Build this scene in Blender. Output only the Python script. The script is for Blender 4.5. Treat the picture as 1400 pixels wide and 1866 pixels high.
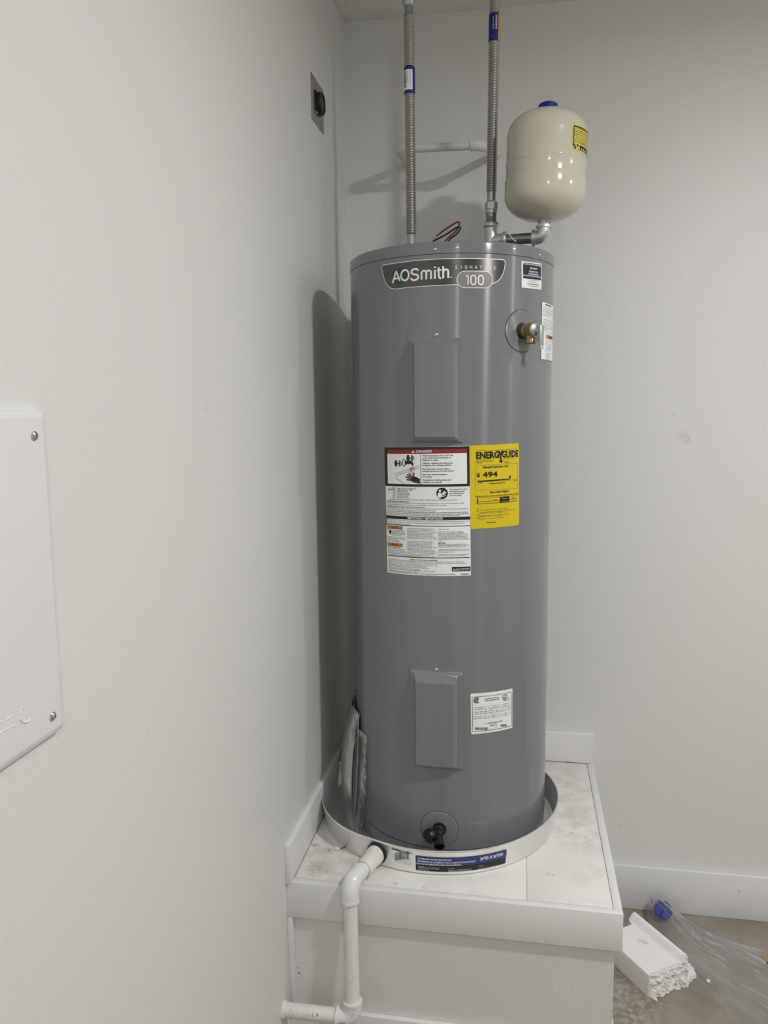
import bpy, bmesh, math, random
from mathutils import Vector, Matrix, noise
R_ = math.radians
random.seed(7)
S = bpy.context.scene
for o in list(bpy.data.objects):
    bpy.data.objects.remove(o)
COL = S.collection

# ------------------------------------------------------------------ camera
FPX, YAW, PITCH, ROLL = 1420.13, 0.1751, 0.1263, -0.0094
CAM = Vector((0.5433, -2.4506, 1.5972))
fw = Vector((-math.sin(YAW) * math.cos(PITCH), math.cos(YAW) * math.cos(PITCH), -math.sin(PITCH)))
rt_ = Vector((math.cos(YAW), math.sin(YAW), 0))
up_ = rt_.cross(fw)
rgt = rt_ * math.cos(ROLL) + up_ * math.sin(ROLL)
up = up_ * math.cos(ROLL) - rt_ * math.sin(ROLL)
cam_d = bpy.data.cameras.new('camera')
cam_d.sensor_fit = 'VERTICAL'
cam_d.sensor_height = 36.0
cam_d.lens = FPX / 1866.0 * 36.0
cam_d.clip_start = 0.05
cam = bpy.data.objects.new('camera', cam_d)
COL.objects.link(cam)
cam.matrix_world = Matrix(((rgt.x, up.x, -fw.x, CAM.x), (rgt.y, up.y, -fw.y, CAM.y), (rgt.z, up.z, -fw.z, CAM.z), (0, 0, 0, 1)))
S.camera = cam

# ------------------------------------------------------------------ exposure, world, lamps
S.view_settings.view_transform = 'Standard'
S.view_settings.look = 'None'
S.view_settings.gamma = 1.0
S.view_settings.use_curve_mapping = False
S.view_settings.exposure = 0.07
w = bpy.data.worlds.new('world')
S.world = w
w.use_nodes = True
w.node_tree.nodes['Background'].inputs[0].default_value = (0.9, 0.95, 1, 1)
w.node_tree.nodes['Background'].inputs[1].default_value = 0.05
CEIL = 2.7604
LAMP_COL = (1.0, 0.985, 0.98)
# (x, y, power): three surface-mounted ceiling lamps, the first one nearest the heater
LAMPS = [(1.53, -1.58, 23.0), (3.00, -1.12, 8.0), (1.00, -3.50, 10.5)]
RX, FY = 3.7, -4.2            # right wall, front wall (behind the camera)


# ------------------------------------------------------------------ helpers
class MB:
    """collects faces in world coordinates, linked as ONE mesh object"""
    def __init__(self):
        self.v = []; self.f = []; self.m = []

    def add(self, vs, fs, mi=0):
        b = len(self.v)
        self.v.extend(Vector(q) for q in vs)
        for f in fs:
            self.f.append(tuple(i + b for i in f)); self.m.append(mi)

    def grid(self, fn, nu, nv, mi=0, flip=False, wrap=False):
        vs = [fn(i / nu, j / nv) for j in range(nv + 1) for i in range(nu + 1)]
        fs = []
        for j in range(nv):
            for i in range(nu):
                a = j * (nu + 1) + i
                q = (a, a + 1, a + nu + 2, a + nu + 1)
                fs.append(q[::-1] if flip else q)
        self.add(vs, fs, mi)

    def lathe(self, prof, o=(0, 0, 0), ax=(0, 0, 1), n=32, mi=0, rx=None, phase=0.0):
        o = Vector(o); Z = Vector(ax).normalized()
        X = Vector(rx) if rx else (Vector((1, 0, 0)) if abs(Z.x) < .9 else Vector((0, 1, 0)))
        X = (X - Z * X.dot(Z)).normalized(); Y = Z.cross(X)
        vs = []; fs = []
        for (r, z) in prof:
            for k in range(n):
                a = 2 * math.pi * k / n + phase
                vs.append(o + X * (r * math.cos(a)) + Y * (r * math.sin(a)) + Z * z)
        for j in range(len(prof) - 1):
            for k in range(n):
                a = j * n + k; b = j * n + (k + 1) % n
                fs.append((a, b, b + n, a + n))
        if prof[0][0] > 1e-6: fs.append(tuple(range(n))[::-1])
        if prof[-1][0] > 1e-6: fs.append(tuple(range((len(prof) - 1) * n, len(prof) * n)))
        self.add(vs, fs, mi)

    def open_lathe(self, prof, o=(0, 0, 0), n=96, mi=0, dfn=None):
        o = Vector(o); vs = []; fs = []
        for (r, z) in prof:
            for k in range(n):
                a = 2 * math.pi * k / n
                rr = r + (dfn(a, z) if dfn else 0)
                vs.append(o + Vector((rr * math.cos(a), rr * math.sin(a), z)))
        for j in range(len(prof) - 1):
            for k in range(n):
                a = j * n + k; b = j * n + (k + 1) % n
                fs.append((a, b, b + n, a + n))
        self.add(vs, fs, mi)

    def tube(self, pts, rad, n=16, mi=0, caps=True):
        pts = [Vector(q) for q in pts]
        if not isinstance(rad, (list, tuple)): rad = [rad] * len(pts)
        vs = []; fs = []
        T = (pts[1] - pts[0]).normalized()
        X = T.orthogonal().normalized()
        for i, q in enumerate(pts):
            if i == 0: t = pts[1] - pts[0]
            elif i == len(pts) - 1: t = pts[-1] - pts[-2]
            else: t = (pts[i + 1] - pts[i]).normalized() + (pts[i] - pts[i - 1]).normalized()
            t.normalize()
            X = (X - t * X.dot(t)).normalized(); Y = t.cross(X)
            for k in range(n):
                a = 2 * math.pi * k / n
                vs.append(q + X * (rad[i] * math.cos(a)) + Y * (rad[i] * math.sin(a)))
        for j in range(len(pts) - 1):
            for k in range(n):
                a = j * n + k; b = j * n + (k + 1) % n
                fs.append((a, b, b + n, a + n))
        if caps:
            fs.append(tuple(range(n))[::-1]); fs.append(tuple(range((len(pts) - 1) * n, len(pts) * n)))
        self.add(vs, fs, mi)

    def box(self, lo, hi, bev=0.0, mi=0, segs=2, frame=None):
        bm = bmesh.new()
        bmesh.ops.create_cube(bm, size=1)
        lo = Vector(lo); hi = Vector(hi)
        for v in bm.verts:
            v.co = Vector(((lo[i] + hi[i]) / 2 + v.co[i] * (hi[i] - lo[i]) for i in range(3)))
        if bev: bmesh.ops.bevel(bm, geom=bm.edges[:], offset=bev, segments=segs, profile=.5, affect='EDGES')
        bm.verts.index_update()
        vs = [(frame @ v.co) if frame else v.co.copy() for v in bm.verts]
        self.add(vs, [[v.index for v in f.verts] for f in bm.faces], mi)
        bm.free()

    def build(self, name, mats, parent=None, origin=None, smooth=35):
        """origin = world position of the top-level thing (its parts are stored relative to it)"""
        if not isinstance(mats, (list, tuple)): mats = [mats]
        if parent is not None: origin = ORG[parent.name]
        elif origin is None:
            xs = [q.x for q in self.v]; ys = [q.y for q in self.v]; zs = [q.z for q in self.v]
            origin = Vector(((min(xs) + max(xs)) / 2, (min(ys) + max(ys)) / 2, min(zs)))
        origin = Vector(origin)
        me = bpy.data.meshes.new(name)
        me.from_pydata([q - origin for q in self.v], [], self.f)
        for m in mats: me.materials.append(m)
        if len(mats) > 1: me.polygons.foreach_set('material_index', self.m)
        if smooth:
            me.polygons.foreach_set('use_smooth', [True] * len(me.polygons))
            me.set_sharp_from_angle(angle=R_(smooth))
        me.update()
        o = bpy.data.objects.new(name, me)
        COL.objects.link(o)
        if parent is not None: o.parent = parent
        else: o.location = origin
        ORG[o.name] = origin
        return o


ORG = {}


def tag(o, label=None, cat=None, group=None, kind=None):
    if label: o['label'] = label
    if cat: o['category'] = cat
    if group: o['group'] = group
    if kind: o['kind'] = kind
    return o


def thing(name, loc, label, cat, group=None):
    o = bpy.data.objects.new(name, None)
    o.empty_display_size = .05
    COL.objects.link(o); o.location = loc
    ORG[o.name] = Vector(loc)
    return tag(o, label, cat, group)


def struct(name, mb, mat, **k):
    return tag(mb.build(name, mat, **k), kind='structure')


def arc(c, a, b, r, n=10, a0=0.0, a1=math.pi / 2):
    """points on the arc c + r*(a cos t + b sin t)"""
    c, a, b = Vector(c), Vector(a), Vector(b)
    return [c + a * (r * math.cos(a0 + (a1 - a0) * i / n)) + b * (r * math.sin(a0 + (a1 - a0) * i / n)) for i in range(n + 1)]


# ------------------------------------------------------------------ materials
def mat(name, col, rough=.5, metal=0.0, bump=None, spec=None, coat=0.0, var=None, stretch=(1, 1, 1), aniso=0.0):
    m = bpy.data.materials.new(name); m.use_nodes = True
    nt = m.node_tree; b = nt.nodes['Principled BSDF']
    b.inputs['Base Color'].default_value = (*col, 1)
    b.inputs['Roughness'].default_value = rough
    b.inputs['Metallic'].default_value = metal
    if spec is not None: b.inputs['Specular IOR Level'].default_value = spec
    if coat: b.inputs['Coat Weight'].default_value = coat; b.inputs['Coat Roughness'].default_value = .08
    if aniso:
        tg = nt.nodes.new('ShaderNodeTangent'); tg.direction_type = 'RADIAL'; tg.axis = 'Z'
        nt.links.new(tg.outputs['Tangent'], b.inputs['Tangent'])
        b.inputs['Anisotropic'].default_value = aniso; b.inputs['Anisotropic Rotation'].default_value = .25
    tc = nt.nodes.new('ShaderNodeTexCoord')
    if bump:
        sc, st, dist, det = bump
        n = nt.nodes.new('ShaderNodeTexNoise'); n.inputs['Scale'].default_value = sc; n.inputs['Detail'].default_value = det
        mp_ = nt.nodes.new('ShaderNodeMapping'); mp_.inputs['Scale'].default_value = stretch
        bp = nt.nodes.new('ShaderNodeBump'); bp.inputs['Strength'].default_value = st; bp.inputs['Distance'].default_value = dist
        nt.links.new(tc.outputs['Object'], mp_.inputs['Vector']); nt.links.new(mp_.outputs['Vector'], n.inputs['Vector'])
        nt.links.new(n.outputs['Fac'], bp.inputs['Height']); nt.links.new(bp.outputs['Normal'], b.inputs['Normal'])
    if var:      # (scale, second colour, low, high): patchy wear of the surface itself
        sc, c2, lo, hi = var
        n = nt.nodes.new('ShaderNodeTexNoise'); n.inputs['Scale'].default_value = sc; n.inputs['Detail'].default_value = 6
        n.inputs['Roughness'].default_value = .65
        nt.links.new(tc.outputs['Object'], n.inputs['Vector'])
        r = nt.nodes.new('ShaderNodeMapRange'); r.inputs['From Min'].default_value = lo; r.inputs['From Max'].default_value = hi
        mx = nt.nodes.new('ShaderNodeMix'); mx.data_type = 'RGBA'
        mx.inputs['A'].default_value = (*col, 1); mx.inputs['B'].default_value = (*c2, 1)
        nt.links.new(n.outputs['Fac'], r.inputs['Value']); nt.links.new(r.outputs['Result'], mx.inputs['Factor'])
        nt.links.new(mx.outputs['Result'], b.inputs['Base Color'])
    return m


def stain(m, spots, col, scale=60, coords='Object'):
    """small marks of their own at fixed object-space places: (x, y, z, radius, strength)"""
    nt = m.node_tree; b = nt.nodes['Principled BSDF']
    tc = nt.nodes.new('ShaderNodeTexCoord')
    nz = nt.nodes.new('ShaderNodeTexNoise'); nz.inputs['Scale'].default_value = scale; nz.inputs['Detail'].default_value = 4
    nt.links.new(tc.outputs[coords], nz.inputs['Vector'])
    src = b.inputs['Base Color'].links[0].from_socket if b.inputs['Base Color'].links else None
    for (x, y, z, r, s) in spots:
        d = nt.nodes.new('ShaderNodeVectorMath'); d.operation = 'DISTANCE'; d.inputs[1].default_value = (x, y, z)
        nt.links.new(tc.outputs[coords], d.inputs[0])
        mr = nt.nodes.new('ShaderNodeMapRange'); mr.inputs['From Min'].default_value = r; mr.inputs['From Max'].default_value = r * .2
        mr.inputs['To Max'].default_value = 1.0
        nt.links.new(d.outputs['Value'], mr.inputs['Value'])
        mu = nt.nodes.new('ShaderNodeMath'); mu.operation = 'MULTIPLY'
        th = nt.nodes.new('ShaderNodeMapRange'); th.inputs['From Min'].default_value = .42; th.inputs['From Max'].default_value = .62
        th.inputs['To Max'].default_value = s
        nt.links.new(nz.outputs['Fac'], th.inputs['Value'])
        nt.links.new(mr.outputs['Result'], mu.inputs[0]); nt.links.new(th.outputs['Result'], mu.inputs[1])
        mx = nt.nodes.new('ShaderNodeMix'); mx.data_type = 'RGBA'
        if src: nt.links.new(src, mx.inputs['A'])
        else: mx.inputs['A'].default_value = b.inputs['Base Color'].default_value
        mx.inputs['B'].default_value = (*col, 1)
        nt.links.new(mu.outputs['Value'], mx.inputs['Factor'])
        src = mx.outputs['Result']
    nt.links.new(src, b.inputs['Base Color'])


M = {}
WALLC = (.745, .747, .728)
M['wall_l'] = mat('wall_paint_left', WALLC, .55, bump=(130, .30, .0022, 3))
M['wall_b'] = mat('wall_paint_back', WALLC, .55, bump=(130, .30, .0022, 3))
M['wall_p'] = mat('wall_paint_platform', (.72, .72, .68), .5, bump=(165, .38, .0022, 3))
M['ceil'] = mat('ceiling_paint', (.82, .815, .79), .8, bump=(120, .3, .002, 3))
M['trim'] = mat('trim_enamel', (.76, .76, .755), .35)
M['deck'] = mat('deck_board', (.80, .79, .765), .33, var=(7, (.70, .665, .62), .5, .75))
M['floor'] = mat('floor_tile', (.235, .205, .165), .42, var=(5, (.33, .30, .265), .42, .70), bump=(40, .1, .001, 3))
M['grout'] = mat('grout', (.10, .09, .08), .8)
M['tank'] = mat('tank_enamel', (.192, .208, .214), .23, coat=.35, aniso=1.0)
M['tank'].node_tree.nodes['Principled BSDF'].inputs['Coat Roughness'].default_value = .05
M['dark_gap'] = mat('seam_gap', (.02, .022, .024), .7)
M['badge'] = mat('badge_foil', (.135, .13, .13), .34, .85, aniso=.9)
M['pill'] = mat('badge_pill_foil', (.22, .215, .215), .4, .7)
M['silver'] = mat('silver_ink', (.86, .86, .86), .38, .35)
M['green'] = mat('green_ink', (.010, .082, .030), .4)
M['white'] = mat('label_white', (.87, .88, .88), .45)
M['ink'] = mat('black_ink', (.012, .012, .013), .4)
M['grey_ink'] = mat('grey_ink', (.08, .08, .085), .5)
M['red'] = mat('red_ink', (.30, .016, .018), .4)
M['orange'] = mat('orange_ink', (.62, .20, .045), .4)
M['yellow'] = mat('label_yellow', (.70, .535, .008), .42)
M['yellow2'] = mat('warning_yellow', (.72, .62, .10), .4)
M['navy'] = mat('navy_ink', (.013, .014, .05), .4)
M['blue_lab'] = mat('pan_label_blue', (.022, .045, .19), .4)
M['blue_slv'] = mat('sleeve_blue', (.010, .010, .19), .3)
M['gold'] = mat('sleeve_orange', (.60, .30, .06), .4)
M['brass'] = mat('brass', (.36, .265, .135), .36, .85, bump=(300, .1, .0004, 2))
M['galv'] = mat('galvanised_iron', (.60, .62, .63), .36, .85, bump=(380, .45, .0008, 3))
M['zinc'] = mat('zinc_plate', (.52, .54, .54), .35, .9)
M['pipe'] = mat('steel_nipple', (.30, .30, .31), .2, .95)
M['inox'] = mat('stainless', (.46, .44, .40), .34, 1.0)
M['alu'] = mat('pan_aluminium', (.90, .90, .89), .36, .93, bump=(14, .10, .004, 2))
M['pvc'] = mat('pvc', (.78, .765, .715), .28, var=(20, (.70, .675, .61), .5, .8))
M['pvc2'] = mat('pvc_fitting', (.78, .78, .77), .22)
M['pvcp'] = mat('painted_pvc', (.70, .70, .66), .5, var=(30, (.55, .53, .48), .55, .8))
M['rubber'] = mat('black_rubber', (.008, .008, .009), .45)
M['blackp'] = mat('black_plastic', (.006, .006, .007), .4)
M['cream'] = mat('cream_enamel', (.62, .588, .48), .13, coat=.4, bump=(90, .04, .0006, 2))
M['bluep'] = mat('blue_plastic', (.010, .022, .30), .35)
M['foam'] = mat('foam_white', (.86, .855, .84), .8, bump=(230, .25, .002, 2))
M['foamb'] = mat('foam_broken', (.88, .875, .86), .85, bump=(420, .9, .004, 3))
M['paper'] = mat('paper', (.46, .46, .45), .6)
M['card'] = mat('cardboard', (.42, .24, .14), .8)
M['plate'] = mat('steel_wall_plate', (.36, .34, .30), .38, .55)
M['panel'] = mat('white_plastic', (.77, .77, .785), .38)
M['chrome'] = mat('screw_steel', (.62, .62, .62), .22, 1.0)
M['wire_r'] = mat('red_wire', (.17, .018, .03), .4)
M['wire_k'] = mat('black_wire', (.008, .008, .008), .4)
M['plaster'] = mat('plaster', (.74, .72, .68), .9, bump=(200, .6, .003, 3))


def film_mat(name, haze, tint, gr=.06):
    m = bpy.data.materials.new(name); m.use_nodes = True
    nt = m.node_tree; nt.nodes.clear()
    out = nt.nodes.new('ShaderNodeOutputMaterial')
    tr = nt.nodes.new('ShaderNodeBsdfTransparent'); tr.inputs[0].default_value = (*tint, 1)
    df = nt.nodes.new('ShaderNodeBsdfDiffuse'); df.inputs[0].default_value = (.8, .82, .84, 1)
    gl = nt.nodes.new('ShaderNodeBsdfGlossy'); gl.inputs['Roughness'].default_value = gr
    m1 = nt.nodes.new('ShaderNodeMixShader'); m1.inputs[0].default_value = haze
    lw = nt.nodes.new('ShaderNodeLayerWeight'); lw.inputs['Blend'].default_value = .10
    m2 = nt.nodes.new('ShaderNodeMixShader')
    tc = nt.nodes.new('ShaderNodeTexCoord')
    nz = nt.nodes.new('ShaderNodeTexNoise'); nz.inputs['Scale'].default_value = 26; nz.inputs['Detail'].default_value = 1.5
    bp = nt.nodes.new('ShaderNodeBump'); bp.inputs['Strength'].default_value = .45; bp.inputs['Distance'].default_value = .008
    nt.links.new(tc.outputs['Object'], nz.inputs['Vector']); nt.links.new(nz.outputs['Fac'], bp.inputs['Height'])
    nt.links.new(bp.outputs['Normal'], gl.inputs['Normal']); nt.links.new(bp.outputs['Normal'], lw.inputs['Normal'])
    nt.links.new(tr.outputs[0], m1.inputs[1]); nt.links.new(df.outputs[0], m1.inputs[2])
    nt.links.new(lw.outputs['Fresnel'], m2.inputs[0]); nt.links.new(m1.outputs[0], m2.inputs[1]); nt.links.new(gl.outputs[0], m2.inputs[2])
    nt.links.new(m2.outputs[0], out.inputs[0])
    return m


M['film'] = film_mat('clear_film', .05, (.97, .98, .98))
M['film2'] = film_mat('milky_film', .07, (.96, .97, .98))
M['sleeve'] = film_mat('document_sleeve', .06, (.90, .91, .92), .28)


def lens_mat():
    m = bpy.data.materials.new('lamp_lens'); m.use_nodes = True
    b = m.node_tree.nodes['Principled BSDF']
    b.inputs['Base Color'].default_value = (.9, .9, .88, 1)
    b.inputs['Emission Color'].default_value = (*LAMP_COL, 1); b.inputs['Emission Strength'].default_value = 110
    return m


M['lens'] = lens_mat()

# ------------------------------------------------------------------ flat print on curved and flat surfaces
_gc = {}


def glyphs(s, bold=0.0, res=2):
    k = (s, bold, res)
    if k in _gc: return _gc[k]
    cu = bpy.data.curves.new('text', 'FONT'); cu.body = s; cu.size = 1.0; cu.offset = bold; cu.resolution_u = res
    cu.fill_mode = 'BOTH'
    ob = bpy.data.objects.new('text', cu)
    me = bpy.data.meshes.new_from_object(ob)
    vs = [(v.co.x, v.co.y) for v in me.vertices]; fs = [tuple(p.vertices) for p in me.polygons]
    bpy.data.objects.remove(ob); bpy.data.curves.remove(cu); bpy.data.meshes.remove(me)
    x0 = min((q[0] for q in vs), default=0); x1 = max((q[0] for q in vs), default=1)
    _gc[k] = (vs, fs, x0, x1)
    return _gc[k]


CAPH = .70      # cap height of the built-in font at size 1


class Print:
    """layout sheet: corner positions in layout units -> corner positions (s, z) in mm on a surface"""
    def __init__(self, lay, sz, surf, sag=0.0):
        self.sag = sag
        self.lay = lay; self.sz = sz; self.surf = surf
        (a, b, c, d) = sz          # TL TR BR BL
        self.W = (math.dist(a, b) + math.dist(d, c)) / 2; self.H = (math.dist(a, d) + math.dist(b, c)) / 2
        (a, b, c, d) = lay
        self.lw = (math.dist(a, b) + math.dist(d, c)) / 2; self.lh = (math.dist(a, d) + math.dist(b, c)) / 2
        self.base = MB(); self.pr = MB(); self.bm = []; self.pm = []; self.seg = 8

    def uv(self, x, y):
        (a, b, c, d) = self.lay
        p = q = .5
        for _ in range(6):
            xl = a[0] + (d[0] - a[0]) * q; xr = b[0] + (c[0] - b[0]) * q
            p = (x - xl) / (xr - xl)
            sg = self.sag * 4 * p * (1 - p); yt = a[1] + (b[1] - a[1]) * p + sg; yb = d[1] + (c[1] - d[1]) * p + sg
            q = (y - yt) / (yb - yt)
        return p * self.W, q * self.H

    def to3(self, U, V, off):
        p = U / self.W; q = V / self.H
        (a, b, c, d) = self.sz
        s = (a[0] * (1 - p) + b[0] * p) * (1 - q) + (d[0] * (1 - p) + c[0] * p) * q
        z = (a[1] * (1 - p) + b[1] * p) * (1 - q) + (d[1] * (1 - p) + c[1] * p) * q
        return self.surf(s / 1000, z / 1000, off)

    def _mi(self, m, lst):
        if m not in lst: lst.append(m)
        return lst.index(m)

    def cols(self, pts, m, off, base=False, n=40):
        """filled outline (each column one span), split in columns so that it follows the curve; pts in (U, V)"""
        mb, ml = (self.base, self.bm) if base else (self.pr, self.pm)
        mi = self._mi(M[m], ml)
        xs = [q[0] for q in pts]; x0, x1 = min(xs), max(xs)
        cuts = sorted(set([round(x0 + (x1 - x0) * i / n, 4) for i in range(n + 1)] + [round(x, 4) for x in xs]))
        def span(x):
            x = min(max(x, x0 + 1e-4), x1 - 1e-4); ys = []
            for i in range(len(pts)):
                a = pts[i]; b = pts[(i + 1) % len(pts)]
                if (a[0] - x) * (b[0] - x) <= 0 and abs(a[0] - b[0]) > 1e-9:
                    ys.append(a[1] + (b[1] - a[1]) * (x - a[0]) / (b[0] - a[0]))
            return min(ys), max(ys)
        vs = []; fs = []
        for x in cuts:
            lo, hi = span(x); vs += [self.to3(x, lo, off), self.to3(x, hi, off)]
        for i in range(len(cuts) - 1):
            fs.append((2 * i, 2 * i + 1, 2 * i + 3, 2 * i + 2))
        mb.add(vs, fs, mi)

    def rect(self, x0, y0, x1, y1, m, off=.0006, base=False):
        a = self.uv(x0, y0); b = self.uv(x1, y0); c = self.uv(x1, y1); d = self.uv(x0, y1)
        u0 = (a[0] + d[0]) / 2; u1 = (b[0] + c[0]) / 2; v0 = (a[1] + b[1]) / 2; v1 = (c[1] + d[1]) / 2
        self.cols([(u0, v0), (u1, v0), (u1, v1), (u0, v1)], m, off, base, n=max(1, int((u1 - u0) / self.seg)))

    def sheet(self, m, rad=0.0, off=.0003):
        W, H = self.W, self.H; p = []
        if rad:
            for (cx, cy, a0) in ((rad, rad, 180), (W - rad, rad, 270), (W - rad, H - rad, 0), (rad, H - rad, 90)):
                for i in range(7):
                    a = R_(a0 + 15 * i); p.append((cx + rad * math.cos(a), cy + rad * math.sin(a)))
        else: p = [(0, 0), (W, 0), (W, H), (0, H)]
        self.cols(p, m, off, True, n=max(4, int(W / 5)))

    def poly(self, pts, m, off=.0007):
        self.cols([self.uv(*q) for q in pts], m, off, n=12)

    def disc(self, x, y, r, m, off=.0007, ry=None):
        u, v = self.uv(x, y); k = self.W / self.lw; r_ = r * k; ry_ = (ry or r) * k
        self.cols([(u + r_ * math.cos(2 * math.pi * i / 40), v + ry_ * math.sin(2 * math.pi * i / 40)) for i in range(40)], m, off, n=16)

    def stroke(self, pts, wd, m, off=.0008, closed=False, raw=False):
        """line of width wd (layout units)"""
        P = [Vector(q) if raw else Vector(self.uv(*q)) for q in pts]
        wd = wd * self.W / self.lw / 2
        D = []
        N = len(P)
        for i in range(N if closed else N - 1):          # densify
            a = P[i]; b = P[(i + 1) % N]; k = max(1, int((b - a).length / 6))
            D += [a.lerp(b, j / k) for j in range(k)]
        if not closed: D.append(P[-1])
        n = len(D); vs = []
        for i in range(n):
            a = D[(i - 1) % n] if (closed or i) else D[i]; b = D[(i + 1) % n] if (closed or i < n - 1) else D[i]
            t = (b - a); t = t.normalized() if t.length > 1e-9 else Vector((1, 0)); nn = Vector((-t.y, t.x)) * wd
            for q in (D[i] + nn, D[i] - nn): vs.append(self.to3(q.x, q.y, off))
        fs = [(2 * i, 2 * i + 1, 2 * ((i + 1) % n) + 1, 2 * ((i + 1) % n)) for i in range(n if closed else n - 1)]
        self.pr.add(vs, fs, self._mi(M[m], self.pm))

    def text(self, s, x, y, h, m='ink', x1=None, align='L', bold=0.0, off=.0009, res=2, shear=0.0, wscale=1.0):
        """baseline at layout (x, y), cap height h; if x1 is given the line is fitted to end there"""
        vs, fs, a0, a1 = glyphs(s, bold, res)
        if not vs: return
        ky = h * self.H / self.lh / CAPH
        kx = ky * wscale
        U, V = self.uv(x, y)
        if x1 is not None: V = self.uv((x + x1) / 2, y)[1]
        if x1 is not None:
            U1, _ = self.uv(x1, y); kx = (U1 - U) / (a1 - a0)
        wd = (a1 - a0) * kx
        if align == 'C': U -= wd / 2
        elif align == 'R': U -= wd
        mi = self._mi(M[m], self.pm)
        self.pr.add([self.to3(U + (q[0] - a0 + shear * q[1]) * kx, V - q[1] * ky, off) for q in vs], fs, mi)

    def bars(self, x0, x1, y0, y1, m='ink', n=30, seed=1):
        rr = random.Random(seed); x = x0; k = (x1 - x0) / n
        while x < x1:
            wbar = k * rr.choice((.35, .5, .9)); self.rect(x, y0, min(x + wbar, x1), y1, m, .0008); x += wbar + k * rr.choice((.3, .5, .8))

    def build(self, name, parent, pname='printing'):
        o = self.base.build(name, self.bm, parent, smooth=60)
        if self.pr.f: self.pr.build(pname, self.pm, o, smooth=0)
        return o


def cyl_surf(c, r):
    return lambda s, z, off: Vector((c[0] + (r + off) * math.sin(s / r), c[1] - (r + off) * math.cos(s / r), c[2] + z))


# ================================================================== THE SETTING
b = MB(); b.box((-.12, FY, 0), (0, .12, CEIL)); struct('wall_left', b, M['wall_l'], origin=(0, 0, 0), smooth=0)
b = MB(); b.box((0, 0, 0), (RX, .12, CEIL)); struct('wall_back', b, M['wall_b'], origin=(0, 0, 0), smooth=0)
b = MB(); b.box((RX, FY, 0), (RX + .12, .12, CEIL)); struct('wall_right', b, M['wall_p'], origin=(0, 0, 0), smooth=0)
b = MB(); b.box((-.12, FY - .12, 0), (RX + .12, FY, CEIL)); struct('wall_front', b, M['wall_p'], origin=(0, 0, 0), smooth=0)
b = MB(); b.box((-.12, FY - .12, CEIL), (RX + .12, .12, CEIL + .1)); struct('ceiling', b, M['ceil'], origin=(0, 0, 0), smooth=0)
b = MB(); b.box((-.12, FY - .12, -.1), (RX + .12, .12, 0)); struct('floor', b, M['floor'], origin=(0, 0, 0), smooth=0)

ZP, PX, PY = .4834, .7805, -.7747
BT = .0138
b = MB(); b.box((.765 + BT, -BT, 0), (RX, 0, .1468), .0025); struct('baseboard_back', b, M['trim'], origin=(0, 0, 0))
b = MB(); b.box((0, PY - .009, ZP), (BT, 0, .5797), .0012); struct('trim_1', b, M['trim'], origin=(0, 0, 0))
b = MB(); b.box((BT, -BT, ZP), (.7790, 0, .5806), .002); struct('trim_2', b, M['trim'], origin=(0, 0, 0))
stain(M['wall_b'], [(1.02, 0, 1.522, .022, .30), (1.029, 0, 1.506, .015, .35), (.988, 0, 1.582, .009, .35),
                    (.8667, 0, .272, .004, 1), (.8726, 0, .2425, .004, 1)], (.13, .125, .12), 170)
stain(M['wall_l'], [(0, -1.154, 1.61, .02, .15), (0, -1.42, 1.13, .006, .4)], (.4, .4, .39))
stain(M['trim'], [(1.235, -BT, .095, .005, .9), (1.262, -BT, .092, .003, .9), (.70, -BT, .486, .004, 1)], (.1, .09, .08))

# ------------------------------------------------------------------ platform
plat = thing('heater_platform', (.39, -.387, 0), 'low white boxed platform with textured front carrying the grey water heater', 'platform')
b = MB(); b.box((0, -.7605, 0), (.765, -.0005, ZP - .02)); b.build('base_wall', M['wall_p'], plat, smooth=0)
b = MB(); b.box((0, PY, .3925), (PX, PY + .0195, ZP), .0012); b.build('fascia_board', M['trim'], plat)
b = MB(); b.box((.7615, PY + .0197, .3925), (PX, -.0005, ZP), .0012); b.build('fascia_board', M['trim'], plat)
b = MB(); b.box((BT + .0004, PY + .0203, ZP - .018), (.5684, -BT - .0005, ZP - .0004), .0006); b.build('deck_board', M['deck'], plat)
b = MB(); b.box((.5690, PY + .0207, ZP - .018), (.7603, -BT - .0005, ZP - .0003), .0006); b.build('deck_board', M['deck'], plat)
b = MB(); b.box((BT, PY + .0190, ZP - .03), (.7620, -BT - .001, ZP - .0185)); b.build('sub_deck', M['dark_gap'], plat, smooth=0)
b = MB(); b.box((0, PY + .0005, .1550), (.0125, -.7605, .3920), .001); b.build('corner_batten', M['trim'], plat)
b = MB(); b.box((0, -.7605 - BT, 0), (.765 + BT * .9, -.7605, .1545), .002); b.build('skirting_board', M['trim'], plat)
b = MB(); b.box((.765, -.7605, 0), (.765 + BT * .9, -.0145, .1468), .002); b.build('skirting_board', M['trim'], plat)
# dirt of the deck (object space of the deck boards = platform origin)
stain(M['deck'], [(-.335, -.32, ZP, .11, .55), (-.26, -.30, ZP, .12, .35), (-.36, -.22, ZP, .07, .5), (-.19, -.33, ZP, .07, .4), (.05, -.365, ZP, .03, .3),
                  (.30, .20, ZP, .16, .5), (.29, .02, ZP, .14, .5), (.32, -.08, ZP, .10, .45), (.2, -.36, ZP, .03, .3)], (.52, .47, .41), 26)
stain(M['deck'], [(-.337, -.330, ZP, .028, .75), (-.300, -.334, ZP, .014, .7), (-.362, -.222, ZP, .016, .8), (-.322, -.240, ZP, .012, .7), (-.131, -.354, ZP, .012, .7), (-.06, -.360, ZP, .008, .6),
                  (.231, -.2553, ZP, .007, .95), (.243, -.259, ZP, .006, .9), (.330, -.10, ZP, .006, .7), (.300, -.06, ZP, .006, .6)], (.24, .21, .17), 190)
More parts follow.
